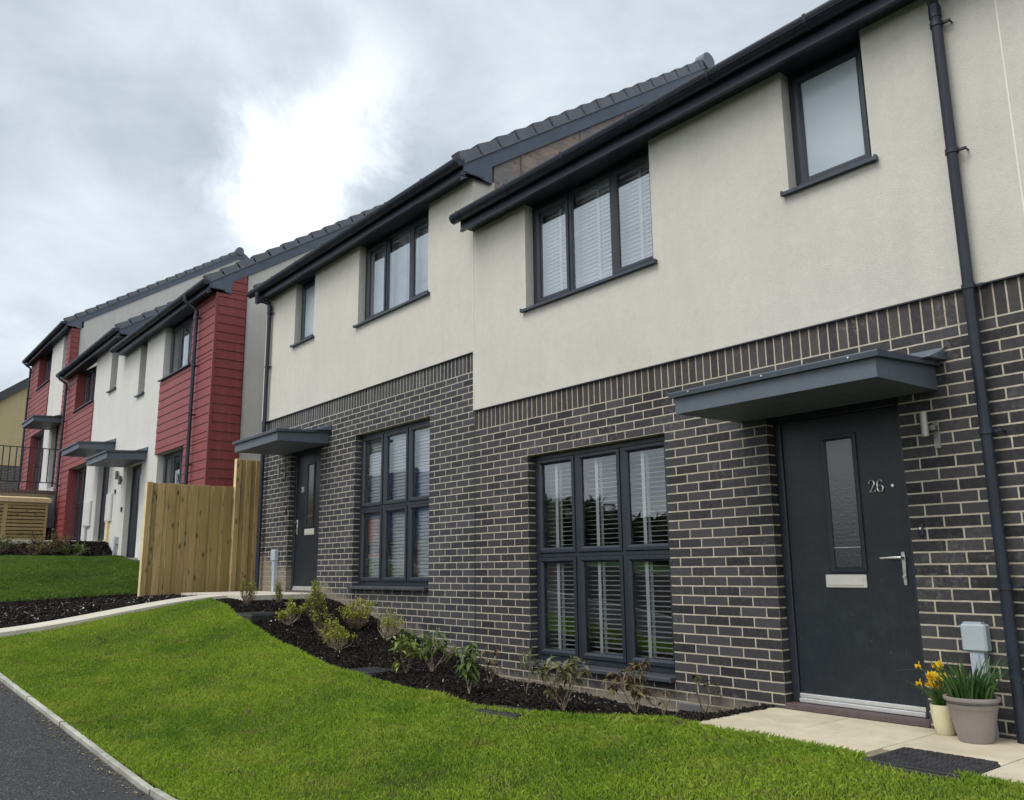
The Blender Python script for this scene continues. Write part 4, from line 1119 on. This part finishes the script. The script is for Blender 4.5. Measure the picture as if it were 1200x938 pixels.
def strap_leaves(root, cx, cy, z, n, rad_, hmin, hmax, seed, mat, lean=.5):
    rr = random.Random(seed); m = MB()
    for i in range(n):
        a = rr.uniform(0, 6.28); r0 = rad_*math.sqrt(rr.random()); x, y = cx+r0*math.cos(a), cy+r0*math.sin(a)
        h = rr.uniform(hmin, hmax); le = rr.uniform(.1, lean)*h; dr = a+rr.uniform(-.9, .9); w = rr.uniform(.005, .0085); t = rr.random()
        wa = rr.uniform(0, 3.14); wx, wy = math.cos(wa)*w, math.sin(wa)*w; bend = rr.random() < .3
        q = []; K = 6
        for k in range(K+1):
            u = k/K; zz = h*u if not bend else h*(u if u < .7 else .7+(u-.7)*-.3+.0)
            xx = x+math.cos(dr)*le*u*u*(1.6 if bend else 1); yy = y+math.sin(dr)*le*u*u*(1.6 if bend else 1)
            tw = 1-.85*u**3
            q += [(xx-wx*tw, yy-wy*tw, z+zz), (xx+wx*tw, yy+wy*tw, z+zz)]
        b = len(m.f); m.add(q, [(2*k, 2*k+1, 2*k+3, 2*k+2) for k in range(K)], t)
    return m.build('leaves', mat, root, smooth=True)
strap_leaves(pot, PX_, PY_, pz+.21, 140, .11, .13, .27, 1, LEAF_B, .75)
SX_, SY_ = 4.885, -.135
pot2 = empty('flower_pot', (SX_, SY_, pz)); tag(pot2, 'small cream pot of yellow daffodils beside the doorstep', 'plant pot', 'plant pots beside the door')
lathe_pot([(0,.001),(.050,.001),(.056,.010),(.066,.05),(.074,.11),(.076,.165),(.075,.172),(.070,.172),(.068,.15),(0,.15)], SX_, SY_, pz, POTC, 'pot', pot2)
m = MB(); m.lathe([(0,.160+pz),(.069,.158+pz)], SX_, SY_, 20); m.build('compost', SOIL, pot2)
strap_leaves(pot2, SX_-.005, SY_, pz+.155, 46, .05, .07, .17, 2, LEAF_B, 1.3)
rr = random.Random(8)
for i in range(17):
    a = rr.uniform(0, 6.28); r0 = rr.uniform(0, .04); x, y = SX_+r0*math.cos(a), SY_+r0*math.sin(a)
    h = rr.uniform(.12, .24); le = rr.uniform(.02, .11); dr = math.pi+rr.uniform(-1.4, 1.6)
    hx, hy, hz = x+math.cos(dr)*le, y+math.sin(dr)*le, pz+.155+h
    st = MB(); st.tube([(x, y, pz+.15), (x+(hx-x)*.3, y+(hy-y)*.3, pz+.155+h*.7), (hx, hy, hz)], .0022, 5); st.c = [.7]*len(st.f); so = st.build('flower_stem', LEAF_B, pot2)
    fl = MB(); fd = Vector((math.cos(dr+rr.uniform(-.5, .5)), -abs(math.sin(dr))-.6, rr.uniform(-.3, .2))).normalized()
    ax = fd.cross(Vector((0,0,1))).normalized(); ay = fd.cross(ax); c0 = Vector((hx, hy, hz))
    for k in range(6):
        an = k*math.pi/3; d1 = ax*math.cos(an)+ay*math.sin(an); d2 = ax*math.cos(an+1.57)+ay*math.sin(an+1.57); R_ = .034
        fl.add([c0, c0+d1*R_*.55+d2*R_*.3-fd*.004, c0+d1*R_-fd*.008, c0+d1*R_*.55-d2*R_*.3-fd*.004], [(0,1,2,3)], .9)
    cu = []; n = 8
    for (rr_, dd) in ((.005, 0), (.0095, .010), (.0135, .021)):
        for k in range(n):
            an = 2*math.pi*k/n; cu.append(c0+fd*dd+(ax*math.cos(an)+ay*math.sin(an))*rr_)
    fl.add(cu, [(r*n+k, r*n+(k+1)%n, r*n+n+(k+1)%n, r*n+n+k) for r in range(2) for k in range(n)], 0)
    fl.build('flower', PETAL, pot2)

# ---------------------------------------------------------------- plants in the bed
def leaf_quad(m, p, d, up_, ln, w, t, fold=.25):
    d = d.normalized(); s_ = d.cross(up_); 
    if s_.length < 1e-3: s_ = d.cross(Vector((1,0,0)))
    s_.normalize(); n_ = s_.cross(d)
    dr = -n_*0
    a = p; b1 = p+d*ln*.45+s_*w+n_*w*fold; b2 = p+d*ln*.45-s_*w+n_*w*fold; mid = p+d*ln*.5; e = p+d*ln-Vector((0,0,ln*.12))
    m.add([a, b1, e, mid], [(0,1,2,3)], t); m.add([a, mid, e, b2], [(0,1,2,3)], t)
def shrub(label, x, y, h, w, nt_, nl, ls, leafm, twigm, seed, top=.55, name='garden_shrub', grp='small shrubs in the bark bed', tmin=.3, tmax=1.):
    rr = random.Random(seed); z = terrain(x, y)-.005
    root = empty(name, (x, y, z)); tag(root, label, 'shrub', grp)
    tw = MB(); lf = MB(); base = Vector((x, y, z))
    for i in range(nt_):
        if i % 7 == 0: ca_ = rr.uniform(0, 6.28); cr_ = rr.random(); ch_ = rr.uniform(.55, 1.12)
        a = ca_+rr.gauss(0, .45); rr0 = min(1.1, max(0, cr_+rr.gauss(0, .16))); tip = base+Vector((math.cos(a)*w*rr0, math.sin(a)*w*rr0, h*ch_*rr.uniform(.75, 1.05)*(1-.22*rr0)))
        b0 = base+Vector((rr.uniform(-.03, .03), rr.uniform(-.03, .03), 0)); mid = b0.lerp(tip, .5)+Vector((math.cos(a)*w*.22, math.sin(a)*w*.22, -.02))
        tw.tube([b0, mid, tip], [.0035, .0025, .0012], 4, False)
        for k in range(nl):
            u = top+(1-top)*rr.random(); p = mid.lerp(tip, (u-.5)*2) if u > .5 else b0.lerp(mid, u*2)
            d = Vector((rr.gauss(0, 1), rr.gauss(0, 1), rr.uniform(-.1, 1.2))); p = p+Vector((rr.gauss(0, .014), rr.gauss(0, .014), rr.gauss(0, .012)))
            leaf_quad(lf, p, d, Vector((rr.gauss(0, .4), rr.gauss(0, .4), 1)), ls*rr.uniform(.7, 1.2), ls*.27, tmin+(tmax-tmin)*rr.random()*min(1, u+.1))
    tw.build('twigs', twigm, root); lf.build('foliage', leafm, root)
def stem_plant(label, x, y, h, w, ns, nl, ls, leafm, twigm, seed, droop=.5, name='young_rhododendron', grp='leggy leafy plants in the bark bed', tips=True, cat='plant'):
    rr = random.Random(seed); z = terrain(x, y)-.005
    root = empty(name, (x, y, z)); tag(root, label, cat, grp)
    tw = MB(); lf = MB(); base = Vector((x, y, z))
    for i in range(ns):
        a = i*6.28/ns+rr.uniform(-.6, .6); R_ = w*rr.uniform(.3, 1); H_ = h*rr.uniform(.7, 1); pts = [base.copy()]; K = 6
        for k in range(1, K+1):
            u = k/K; bow = math.sin(u*2.2)
            pts.append(base+Vector((math.cos(a)*R_*bow*1.05, math.sin(a)*R_*bow*1.05, H_*u**.85))+Vector((rr.gauss(0, .008), rr.gauss(0, .008), rr.gauss(0, .006))))
        tw.tube(pts, [.0042-.0026*k/K for k in range(K+1)], 6, False)
        heads = [pts[-1]]
        for q in range(rr.choice((1, 2))):
            b0 = pts[rr.choice((2, 3, 4))]; aa = rr.uniform(0, 6.28); e_ = b0+Vector((math.cos(aa)*w*.45, math.sin(aa)*w*.45, H_*rr.uniform(.12, .35)))
            tw.tube([b0, b0.lerp(e_, .5)+Vector((0, 0, -.012)), e_], [.0028, .0022, .0013], 5, False); heads.append(e_)
        for tip in heads:
            for k in range(max(1, int(nl*rr.uniform(.6, 1.2)))):
                aa = k*2.4+rr.uniform(-.4, .4); d = Vector((math.cos(aa), math.sin(aa), rr.uniform(-droop*1.8, .5)))
                p = tip+Vector((rr.gauss(0, .008), rr.gauss(0, .008), -rr.uniform(0, h*.16)))
                leaf_quad(lf, p, d, Vector((rr.gauss(0, .3), rr.gauss(0, .3), 1)), ls*rr.uniform(.55, 1.15), ls*.19, rr.random(), .35)
            lf.add([tip+Vector((.004,0,0)), tip+Vector((0,0,.025)), tip+Vector((-.004,0,0))], [(0,1,2)], 1)
    tw.build('stems', twigm, root); lf.build('foliage', leafm, root)
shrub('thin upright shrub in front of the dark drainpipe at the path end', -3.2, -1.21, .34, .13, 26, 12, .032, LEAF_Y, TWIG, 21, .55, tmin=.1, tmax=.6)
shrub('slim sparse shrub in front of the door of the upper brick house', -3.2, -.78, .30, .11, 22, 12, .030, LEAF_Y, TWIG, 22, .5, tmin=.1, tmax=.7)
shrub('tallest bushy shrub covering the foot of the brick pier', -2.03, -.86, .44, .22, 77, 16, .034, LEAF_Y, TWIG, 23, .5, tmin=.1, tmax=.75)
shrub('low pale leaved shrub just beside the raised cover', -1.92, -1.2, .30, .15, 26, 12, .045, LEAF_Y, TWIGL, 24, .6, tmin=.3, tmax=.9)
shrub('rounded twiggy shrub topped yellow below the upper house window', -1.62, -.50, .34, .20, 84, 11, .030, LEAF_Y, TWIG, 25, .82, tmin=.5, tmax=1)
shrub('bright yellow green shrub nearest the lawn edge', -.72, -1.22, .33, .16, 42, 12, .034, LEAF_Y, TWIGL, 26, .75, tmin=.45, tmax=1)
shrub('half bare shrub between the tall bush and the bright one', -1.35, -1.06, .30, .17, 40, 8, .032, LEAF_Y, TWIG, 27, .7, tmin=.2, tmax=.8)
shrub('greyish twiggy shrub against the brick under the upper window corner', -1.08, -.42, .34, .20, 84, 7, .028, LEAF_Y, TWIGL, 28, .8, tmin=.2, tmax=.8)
stem_plant('green leafed plant against the brick wall next to the grey shrub', -.45, -.55, .32, .13, 4, 7, .085, LEAF_G, TWIG, 41)
stem_plant('plant with broad yellow green leaves beside the sunken cover', .72, -1.30, .36, .14, 4, 7, .12, tint_mat('lime_leaf', (.10,.14,.03), (.30,.36,.07), .4, transl=.2), TWIG, 42)
stem_plant('rounded leafy plant on forked pale stems near the wall', .58, -.94, .42, .17, 7, 9, .10, LEAF_G, TWIGL, 43)
stem_plant('drooping leafed plant on two bare stems at the bed centre', 1.80, -1.40, .42, .09, 3, 12, .11, LEAF_G, TWIGL, 44, .9)
stem_plant('small dark stemmed plant where the two brick houses meet', 1.28, -.80, .33, .10, 3, 6, .085, LEAF_R, TWIG, 45)
stem_plant('nearly bare plant with hanging leaf by the window reveal', 1.92, -.92, .38, .10, 3, 2, .10, LEAF_G, TWIG, 46, .9)
stem_plant('dense wilting plant at the corner of the wide window sill', 2.78, -1.30, .38, .14, 6, 11, .085, tint_mat('olive_leaf', (.07,.06,.03), (.20,.22,.10), .5, transl=.2), TWIG, 47, .8)
stem_plant('reddish brown leafed plant below the middle of the wide window', 3.02, -.82, .38, .16, 6, 12, .08, LEAF_R, TWIGL, 48)
stem_plant('bare stemmed plant with few dark leaves against the brick pier', 3.12, -.16, .36, .15, 4, 3, .075, tint_mat('dark_leaf', (.015,.022,.010), (.06,.08,.03), .4), TWIG, 49)
stem_plant('low tangle of bare curved stems under the window sill end', 2.95, -.45, .22, .14, 3, 2, .06, LEAF_R, TWIG, 50)
rr = random.Random(77)
for i, (x, y, hh, lab) in enumerate(((-12.75,-3.3,.34,'leafy shrub in the upper bed nearest the bin store'), (-12.8,-2.6,.40,'pale flecked shrub in the upper bed'), (-12.6,-2.0,.45,'wide green shrub in the upper bed before the red cladding'),
                          (-12.9,-1.6,.5,'brown stemmed shrub in the upper bed by the downpipe'), (-12.7,-1.2,.35,'dark low shrub in the upper bed nearest the doors'))):
    shrub(lab, x, y, hh, .38, 50, 8, .07, (LEAF_R, LEAF_G, LEAF_R)[i % 3], TWIG, 60+i, .4, grp='shrubs in the upper bed')

# ---------------------------------------------------------------- bark, chips and grass
def scatter_mesh(name, n, gen, mat, kind='stuff', label=None, cat=None, tris=False):
    """gen returns verts (n,k,3) and face template, tint (n)"""
    V, tpl, T = gen
    n_, k, _ = V.shape; nf = len(tpl); fl = len(tpl[0])
    me = bpy.data.meshes.new(name); me.vertices.add(n_*k); me.vertices.foreach_set('co', V.reshape(-1).astype(np.float32))
    me.loops.add(n_*nf*fl); me.polygons.add(n_*nf)
    idx = (np.arange(n_)[:, None, None]*k+np.array(tpl)[None]).reshape(-1)
    me.loops.foreach_set('vertex_index', idx.astype(np.int32)); me.polygons.foreach_set('loop_start', (np.arange(n_*nf)*fl).astype(np.int32))
    me.update(calc_edges=True)
    at = me.attributes.new('tint', 'FLOAT', 'FACE'); at.data.foreach_set('value', np.repeat(T, nf).astype(np.float32))
    me.materials.append(mat); o = bpy.data.objects.new(name, me); COL.objects.link(o); tag(o, label, cat, kind=kind); return o
HHx = np.array([a for a, b in HH]); HHz = np.array([b for a, b in HH]); HSx = np.array([a for a, b in HS]); HSz = np.array([b for a, b in HS])
def terr_np(x, y):
    h = np.interp(x, HHx, HHz); s = np.interp(x, HSx, HSz); t = np.clip((-1.15-y)/2.75, 0, 1); t = t*t*(3-2*t)*.55+t*.45
    u = np.clip(1+y/1.35, 0, 1); return h+(s-h)*t+np.interp(x, [a for a, b in DIP], [b for a, b in DIP])*u*u*(3-2*u)
BX = np.array([a for a, b in BEDE]); BY = np.array([b for a, b in BEDE])
def kerb_np(x): return np.where(x > -6, -3.81+.087*np.clip(x, -6, 4), -3.81-.522-.02*(-6-x))
rng = np.random.default_rng(5)
def vnoise(x, y, s, seed):
    r_ = np.random.default_rng(seed); G = r_.random((64, 64)); fx, fy = (x*s) % 64, (y*s) % 64
    ix, iy = fx.astype(int), fy.astype(int); u, v = fx-ix, fy-iy; u = u*u*(3-2*u); v = v*v*(3-2*v)
    ix1, iy1 = (ix+1) % 64, (iy+1) % 64; ix %= 64; iy %= 64
    return G[ix, iy]*(1-u)*(1-v)+G[ix1, iy]*u*(1-v)+G[ix, iy1]*(1-u)*v+G[ix1, iy1]*u*v
def blades(x, y, hmin, hmax, w, seed):
    r_ = np.random.default_rng(seed); n = len(x); z = terr_np(x, y)+.004
    a = r_.random(n)*6.283; le = r_.random(n)**1.5*.9; h = (hmin+(hmax-hmin)*r_.random(n))*(.65+.7*vnoise(x, y, 2.3, 7)); da = r_.random(n)*6.283
    ww = w*(.7+.6*r_.random(n)); V = np.zeros((n, 4, 3))
    cx_, sx_ = np.cos(a)*ww, np.sin(a)*ww
    V[:, 0] = np.stack([x-cx_, y-sx_, z], 1); V[:, 1] = np.stack([x+cx_, y+sx_, z], 1)
    mx_, my_ = np.cos(da)*le*h, np.sin(da)*le*h
    V[:, 2] = np.stack([x+mx_*.35+cx_*.8, y+my_*.35+sx_*.8, z+h*.62], 1)
    V[:, 3] = np.stack([x+mx_, y+my_, z+h*(1-.3*le)], 1)
    T = np.clip(.5*r_.random(n)+.5*vnoise(x, y, 1.1, 3)+.25*(vnoise(x, y, 6., 4)-.5), 0, 1)
    return V, [(0, 1, 2), (0, 2, 3)], T
xs = rng.uniform(-3.97, 8.6, 560000); ys = rng.uniform(-4.4, -1.1, 560000)
top = np.interp(xs, BX, BY)+rng.normal(0, .022, len(xs))+.05*(vnoise(xs, xs*0+3, 5., 21)-.5)+.03*(vnoise(xs, xs*0+3, 17., 22)-.5); k = (ys < top)
thin = vnoise(xs, ys, 4., 31)*vnoise(xs, ys, 1.6, 32); k &= ~((thin > .62) & (rng.random(len(xs)) < .75)) & (ys > kerb_np(xs)+.005)
dst = np.hypot(xs-7.39, ys+5.5); k &= rng.random(len(xs)) < np.clip(1.25-dst/26, .4, 1)
vis = ((xs-7.39)*rt.x*0+((xs-7.39)*-.7745+(ys+5.5)*.6326)) > -.5
k &= vis
k &= ~((xs > 4.93) & (xs < 5.44) & (ys > -1.215))
xs, ys = xs[k], ys[k]
scatter_mesh('grass', 0, blades(xs, ys, .018, .042, .0019, 1), GRASS, label='short green grass of the front lawn', cat='grass')
# longer tufts along edges
ex = rng.uniform(-3.9, 6.0, 15000); ey = np.interp(ex, BX, BY)+np.abs(rng.normal(0, .03, len(ex)))*-1+.02; q = ~((ex > 4.93) & (ex < 5.40) & (ey > -1.24))
ex2 = rng.uniform(-3.9, 8, 7000); ey2 = kerb_np(ex2)+.012+np.abs(rng.normal(0, .02, len(ex2)))
scatter_mesh('grass_tufts', 0, blades(np.concatenate([ex[q], ex2]), np.concatenate([ey[q], ey2]), .03, .065, .0019, 2), GRASS, label='longer grass along the lawn edges', cat='grass')
xs = rng.uniform(-10.9, -6.62, 170000); ys = rng.uniform(-4.6, -.45, 170000); k = (ys < np.where(xs > -7.9, -.42, -.75)) & (ys > kerb_np(xs)+.02)
k &= xs < -6.70+.06*rng.normal(size=len(xs))-.0
xs, ys = xs[k], ys[k]
scatter_mesh('upper_grass', 0, blades(xs, ys, .03, .065, .0045, 3), GRASS2, label='darker grass of the bank beyond the path', cat='grass')
def chips(x, y, z, smin, smax, seed, tpow=1.5):
    r_ = np.random.default_rng(seed); n = len(x)
    s_ = smin+(smax-smin)*r_.random(n)**2; a = r_.random(n)*6.283; ti = r_.normal(0, .45, n); asp = .25+.4*r_.random(n); th = s_*.16
    ca, sa = np.cos(a), np.sin(a); V = np.zeros((n, 8, 3)); k = 0
    for dz in (-1, 1):
        for (u, v) in ((-1, -1), (1, -1), (1, 1), (-1, 1)):
            jx = u*s_*.5*(1+.25*r_.normal(size=n)); jy = v*s_*.5*asp*(1+.25*r_.normal(size=n))
            V[:, k] = np.stack([x+jx*ca-jy*sa, y+jx*sa+jy*ca, z+np.sin(ti)*jx+dz*th*.5+s_*.12], 1); k += 1
    return V, [(0,3,2,1),(4,5,6,7),(0,1,5,4),(1,2,6,5),(2,3,7,6),(3,0,4,7)], r_.random(n)**tpow
n = 70000; xs = rng.uniform(-3.95, 3.62, n); u = rng.random(n); top = np.interp(xs, BX, BY); ys = top+(-.005-top)*u+rng.normal(0, .014, n)-(rng.random(n) < .02)*rng.random(n)*.08; ys = np.minimum(ys, -.015)
k = ~((xs < -3.4) & (ys > -1.17))
k &= ~((np.abs(xs+2.5) < .21) & (np.abs(ys+1.36) < .2)) & ~((np.abs(xs-.32) < .18) & (np.abs(ys+1.42) < .15)) & ~((np.abs(xs-2.45) < .19) & (np.abs(ys+1.54) < .12))
xs, ys = xs[k], ys[k]
mound = .012*vnoise(xs, ys, 3., 9)
scatter_mesh('bark_mulch', 0, chips(xs, ys, terr_np(xs, ys)-.012+mound, .009, .038, 1), BARK, label='dark bark mulch over the planting bed', cat='bark mulch')
n = 520; xs = rng.uniform(-3.3, 3.4, n); top = np.interp(xs, BX, BY); ys = top+(-.03-top)*rng.random(n)
scatter_mesh('pale_debris', 0, chips(xs, ys, terr_np(xs, ys)+.008, .006, .026, 2, 1.), CHIPL, label='pale stones and dry scraps lying on the bark', cat='debris')
n = 34000; xs = rng.uniform(-6.75, -4.7, n); ys = rng.uniform(-4.4, -.3, n); k = (ys > kerb_np(xs)+.02) & ~((xs > -5.86) & (ys > -1.17)) & ~((np.abs(xs+6.35) < .07) & (ys > -1.66))
xs, ys = xs[k], ys[k]
scatter_mesh('bark_strip', 0, chips(xs, ys, terr_np(xs, ys)-.01, .014, .055, 3), BARK, label='dark bark strip between the path and the grass bank', cat='bark mulch')
n = 14000; xs = rng.uniform(-13.6, -12.3, n); ys = rng.uniform(-4.6, -.4, n)
scatter_mesh('bark_upper_bed', 0, chips(xs, ys, terr_np(xs, ys)-.005, .03, .09, 4), BARK, label='dark bark of the upper planting bed', cat='bark mulch')
n = 380; xs = rng.uniform(-6.2, -4.8, n); ys = rng.uniform(-4.2, -.3, n); k = ~((xs > -5.86) & (ys > -1.17))
scatter_mesh('pale_gravel', 0, chips(xs[k], ys[k], terr_np(xs[k], ys[k])+.01, .012, .035, 6, 1.), CHIPL, label='scattered pale gravel by the path', cat='gravel')
n = 420; xs = rng.uniform(-2, 4, n); ys = kerb_np(xs)-.06-np.abs(rng.normal(0, .05, n))
scatter_mesh('edge_debris', 0, chips(xs, ys, np.interp(xs, [a for a, b in STREET], [b for a, b in STREET])+.004, .006, .022, 7, 1.), tint_mat('dry_debris', (.12,.09,.05), (.38,.32,.2), .8), label='dry leaves and grit along the footway edge', cat='debris')

# ---------------------------------------------------------------- unseen foliage row added across the street to darken the window reflections
n = 26000; xs = rng.uniform(-30, 30, n); ys = rng.normal(-17.2, .55, n); zs = rng.random(n)
hz = 1.25+.8*vnoise(xs+40, ys+40, .5, 12)
V = np.zeros((n, 4, 3)); P0 = np.stack([xs, ys, np.interp(xs, [a for a, b in STREET], [b for a, b in STREET])+zs*hz], 1)
for k_ in range(4): V[:, k_] = P0+rng.normal(0, .14, (n, 3))
scatter_mesh('added_hedge', 0, (V, [(0,1,2,3)], rng.random(n)), HEDGE, kind=None, label='long dark foliage row added across the street for window reflections', cat='added_hedge')

# ---------------------------------------------------------------- parked van and barrier across the road (seen in the window reflections)
VB = plain('blue_van_paint', (.02,.07,.30), .25, .05, 2, spec=.6); DG = glass_mat('van_glass', (.10,.12,.13), 1.6, .1); TY = plain('tyre_rubber', (.015,.015,.016), .8, .2, 30)
vx, vy = -17.3, -9.6; vz = ip(vx, STREET)-.08
van = empty('parked_van', (vx, vy, vz)); tag(van, 'blue panel van parked across the street facing uphill', 'van')
prof = [(-2.45,.35),(2.2,.35),(2.42,.5),(2.45,.95),(1.75,1.25),(1.05,2.1),(.7,2.5),(-2.3,2.52),(-2.45,2.4)]
m = MB(); m.prism([(vx-a, vz+b) for a, b in prof], 1, vy-.92, vy+.92); bd = m.build('body', VB, van)
m = MB(); m.prism([(vx-a, vz+b) for a, b in ((1.02,1.2),(1.66,1.2),(1.10,1.76),(1.02,1.8))], 1, vy-.926, vy+.926); m.build('side_window', DG, van)
m = MB(); m.add([(vx-1.72, vy-.8, vz+1.2), (vx-1.72, vy+.8, vz+1.2), (vx-1.12, vy+.72, vz+1.83), (vx-1.12, vy-.72, vz+1.83)], [(0,1,2,3)]); m.build('windscreen', DG, van)
for wx_ in (-1.65, 1.5):
    for sy_ in (-1, 1):
        m = MB(); y0 = vy+sy_*.94; m.tube([(vx-wx_, y0, vz+.33), (vx-wx_, y0-sy_*.22, vz+.33)], .33, 24); w_ = m.build('wheel', TY, van)
        m = MB(); m.tube([(vx-wx_, y0+sy_*.006, vz+.33), (vx-wx_, y0-sy_*.02, vz+.33)], .2, 18); m.build('rim', STEEL, w_)
for sy_ in (-.72, .72):
    m = MB(); m.bbox(vx-2.46, vx-2.38, vy+sy_-.14, vy+sy_+.14, vz+.72, vz+.9, .02); m.build('headlight', WHITE, van)
bz = ip(-15, STREET)
br_ = empty('road_barrier', (-15.0, -6.9, bz)); tag(br_, 'orange plastic barrier standing at the far kerb', 'barrier')
OR = plain('orange_plastic', (.75,.12,.02), .45, .08, 4)
m = MB(); m.bbox(-15.7, -14.3, -6.93, -6.87, bz+.35, bz+1.0, .02); m.build('panel', OR, br_)
for xx in (-15.5, -14.5):
    m = MB(); m.bbox(xx-.05, xx+.05, -7.15, -6.65, bz-.09, bz-.02, .01); m.bbox(xx-.03, xx+.03, -6.92, -6.88, bz-.03, bz+.36, .01); m.build('foot', OR, br_)

n = 260; xs = rng.uniform(-3.5, 7, n); ys = rng.uniform(-3.9, -1.3, n); k = (ys < np.interp(xs, BX, BY)-.06) & (ys > kerb_np(xs)+.05) & (vnoise(xs, ys, 1.7, 55) > .45)
xs, ys = xs[k], ys[k]; xs = np.repeat(xs, 9)+rng.normal(0, .014, len(xs)*9); ys = np.repeat(ys, 9)+rng.normal(0, .014, len(ys)*9)
scatter_mesh('worm_casts', 0, chips(xs, ys, terr_np(xs, ys)+.016, .005, .016, 15), tint_mat('cast_soil', (.035,.025,.015), (.10,.075,.05), .9), label='small soil casts scattered in the grass', cat='soil casts')
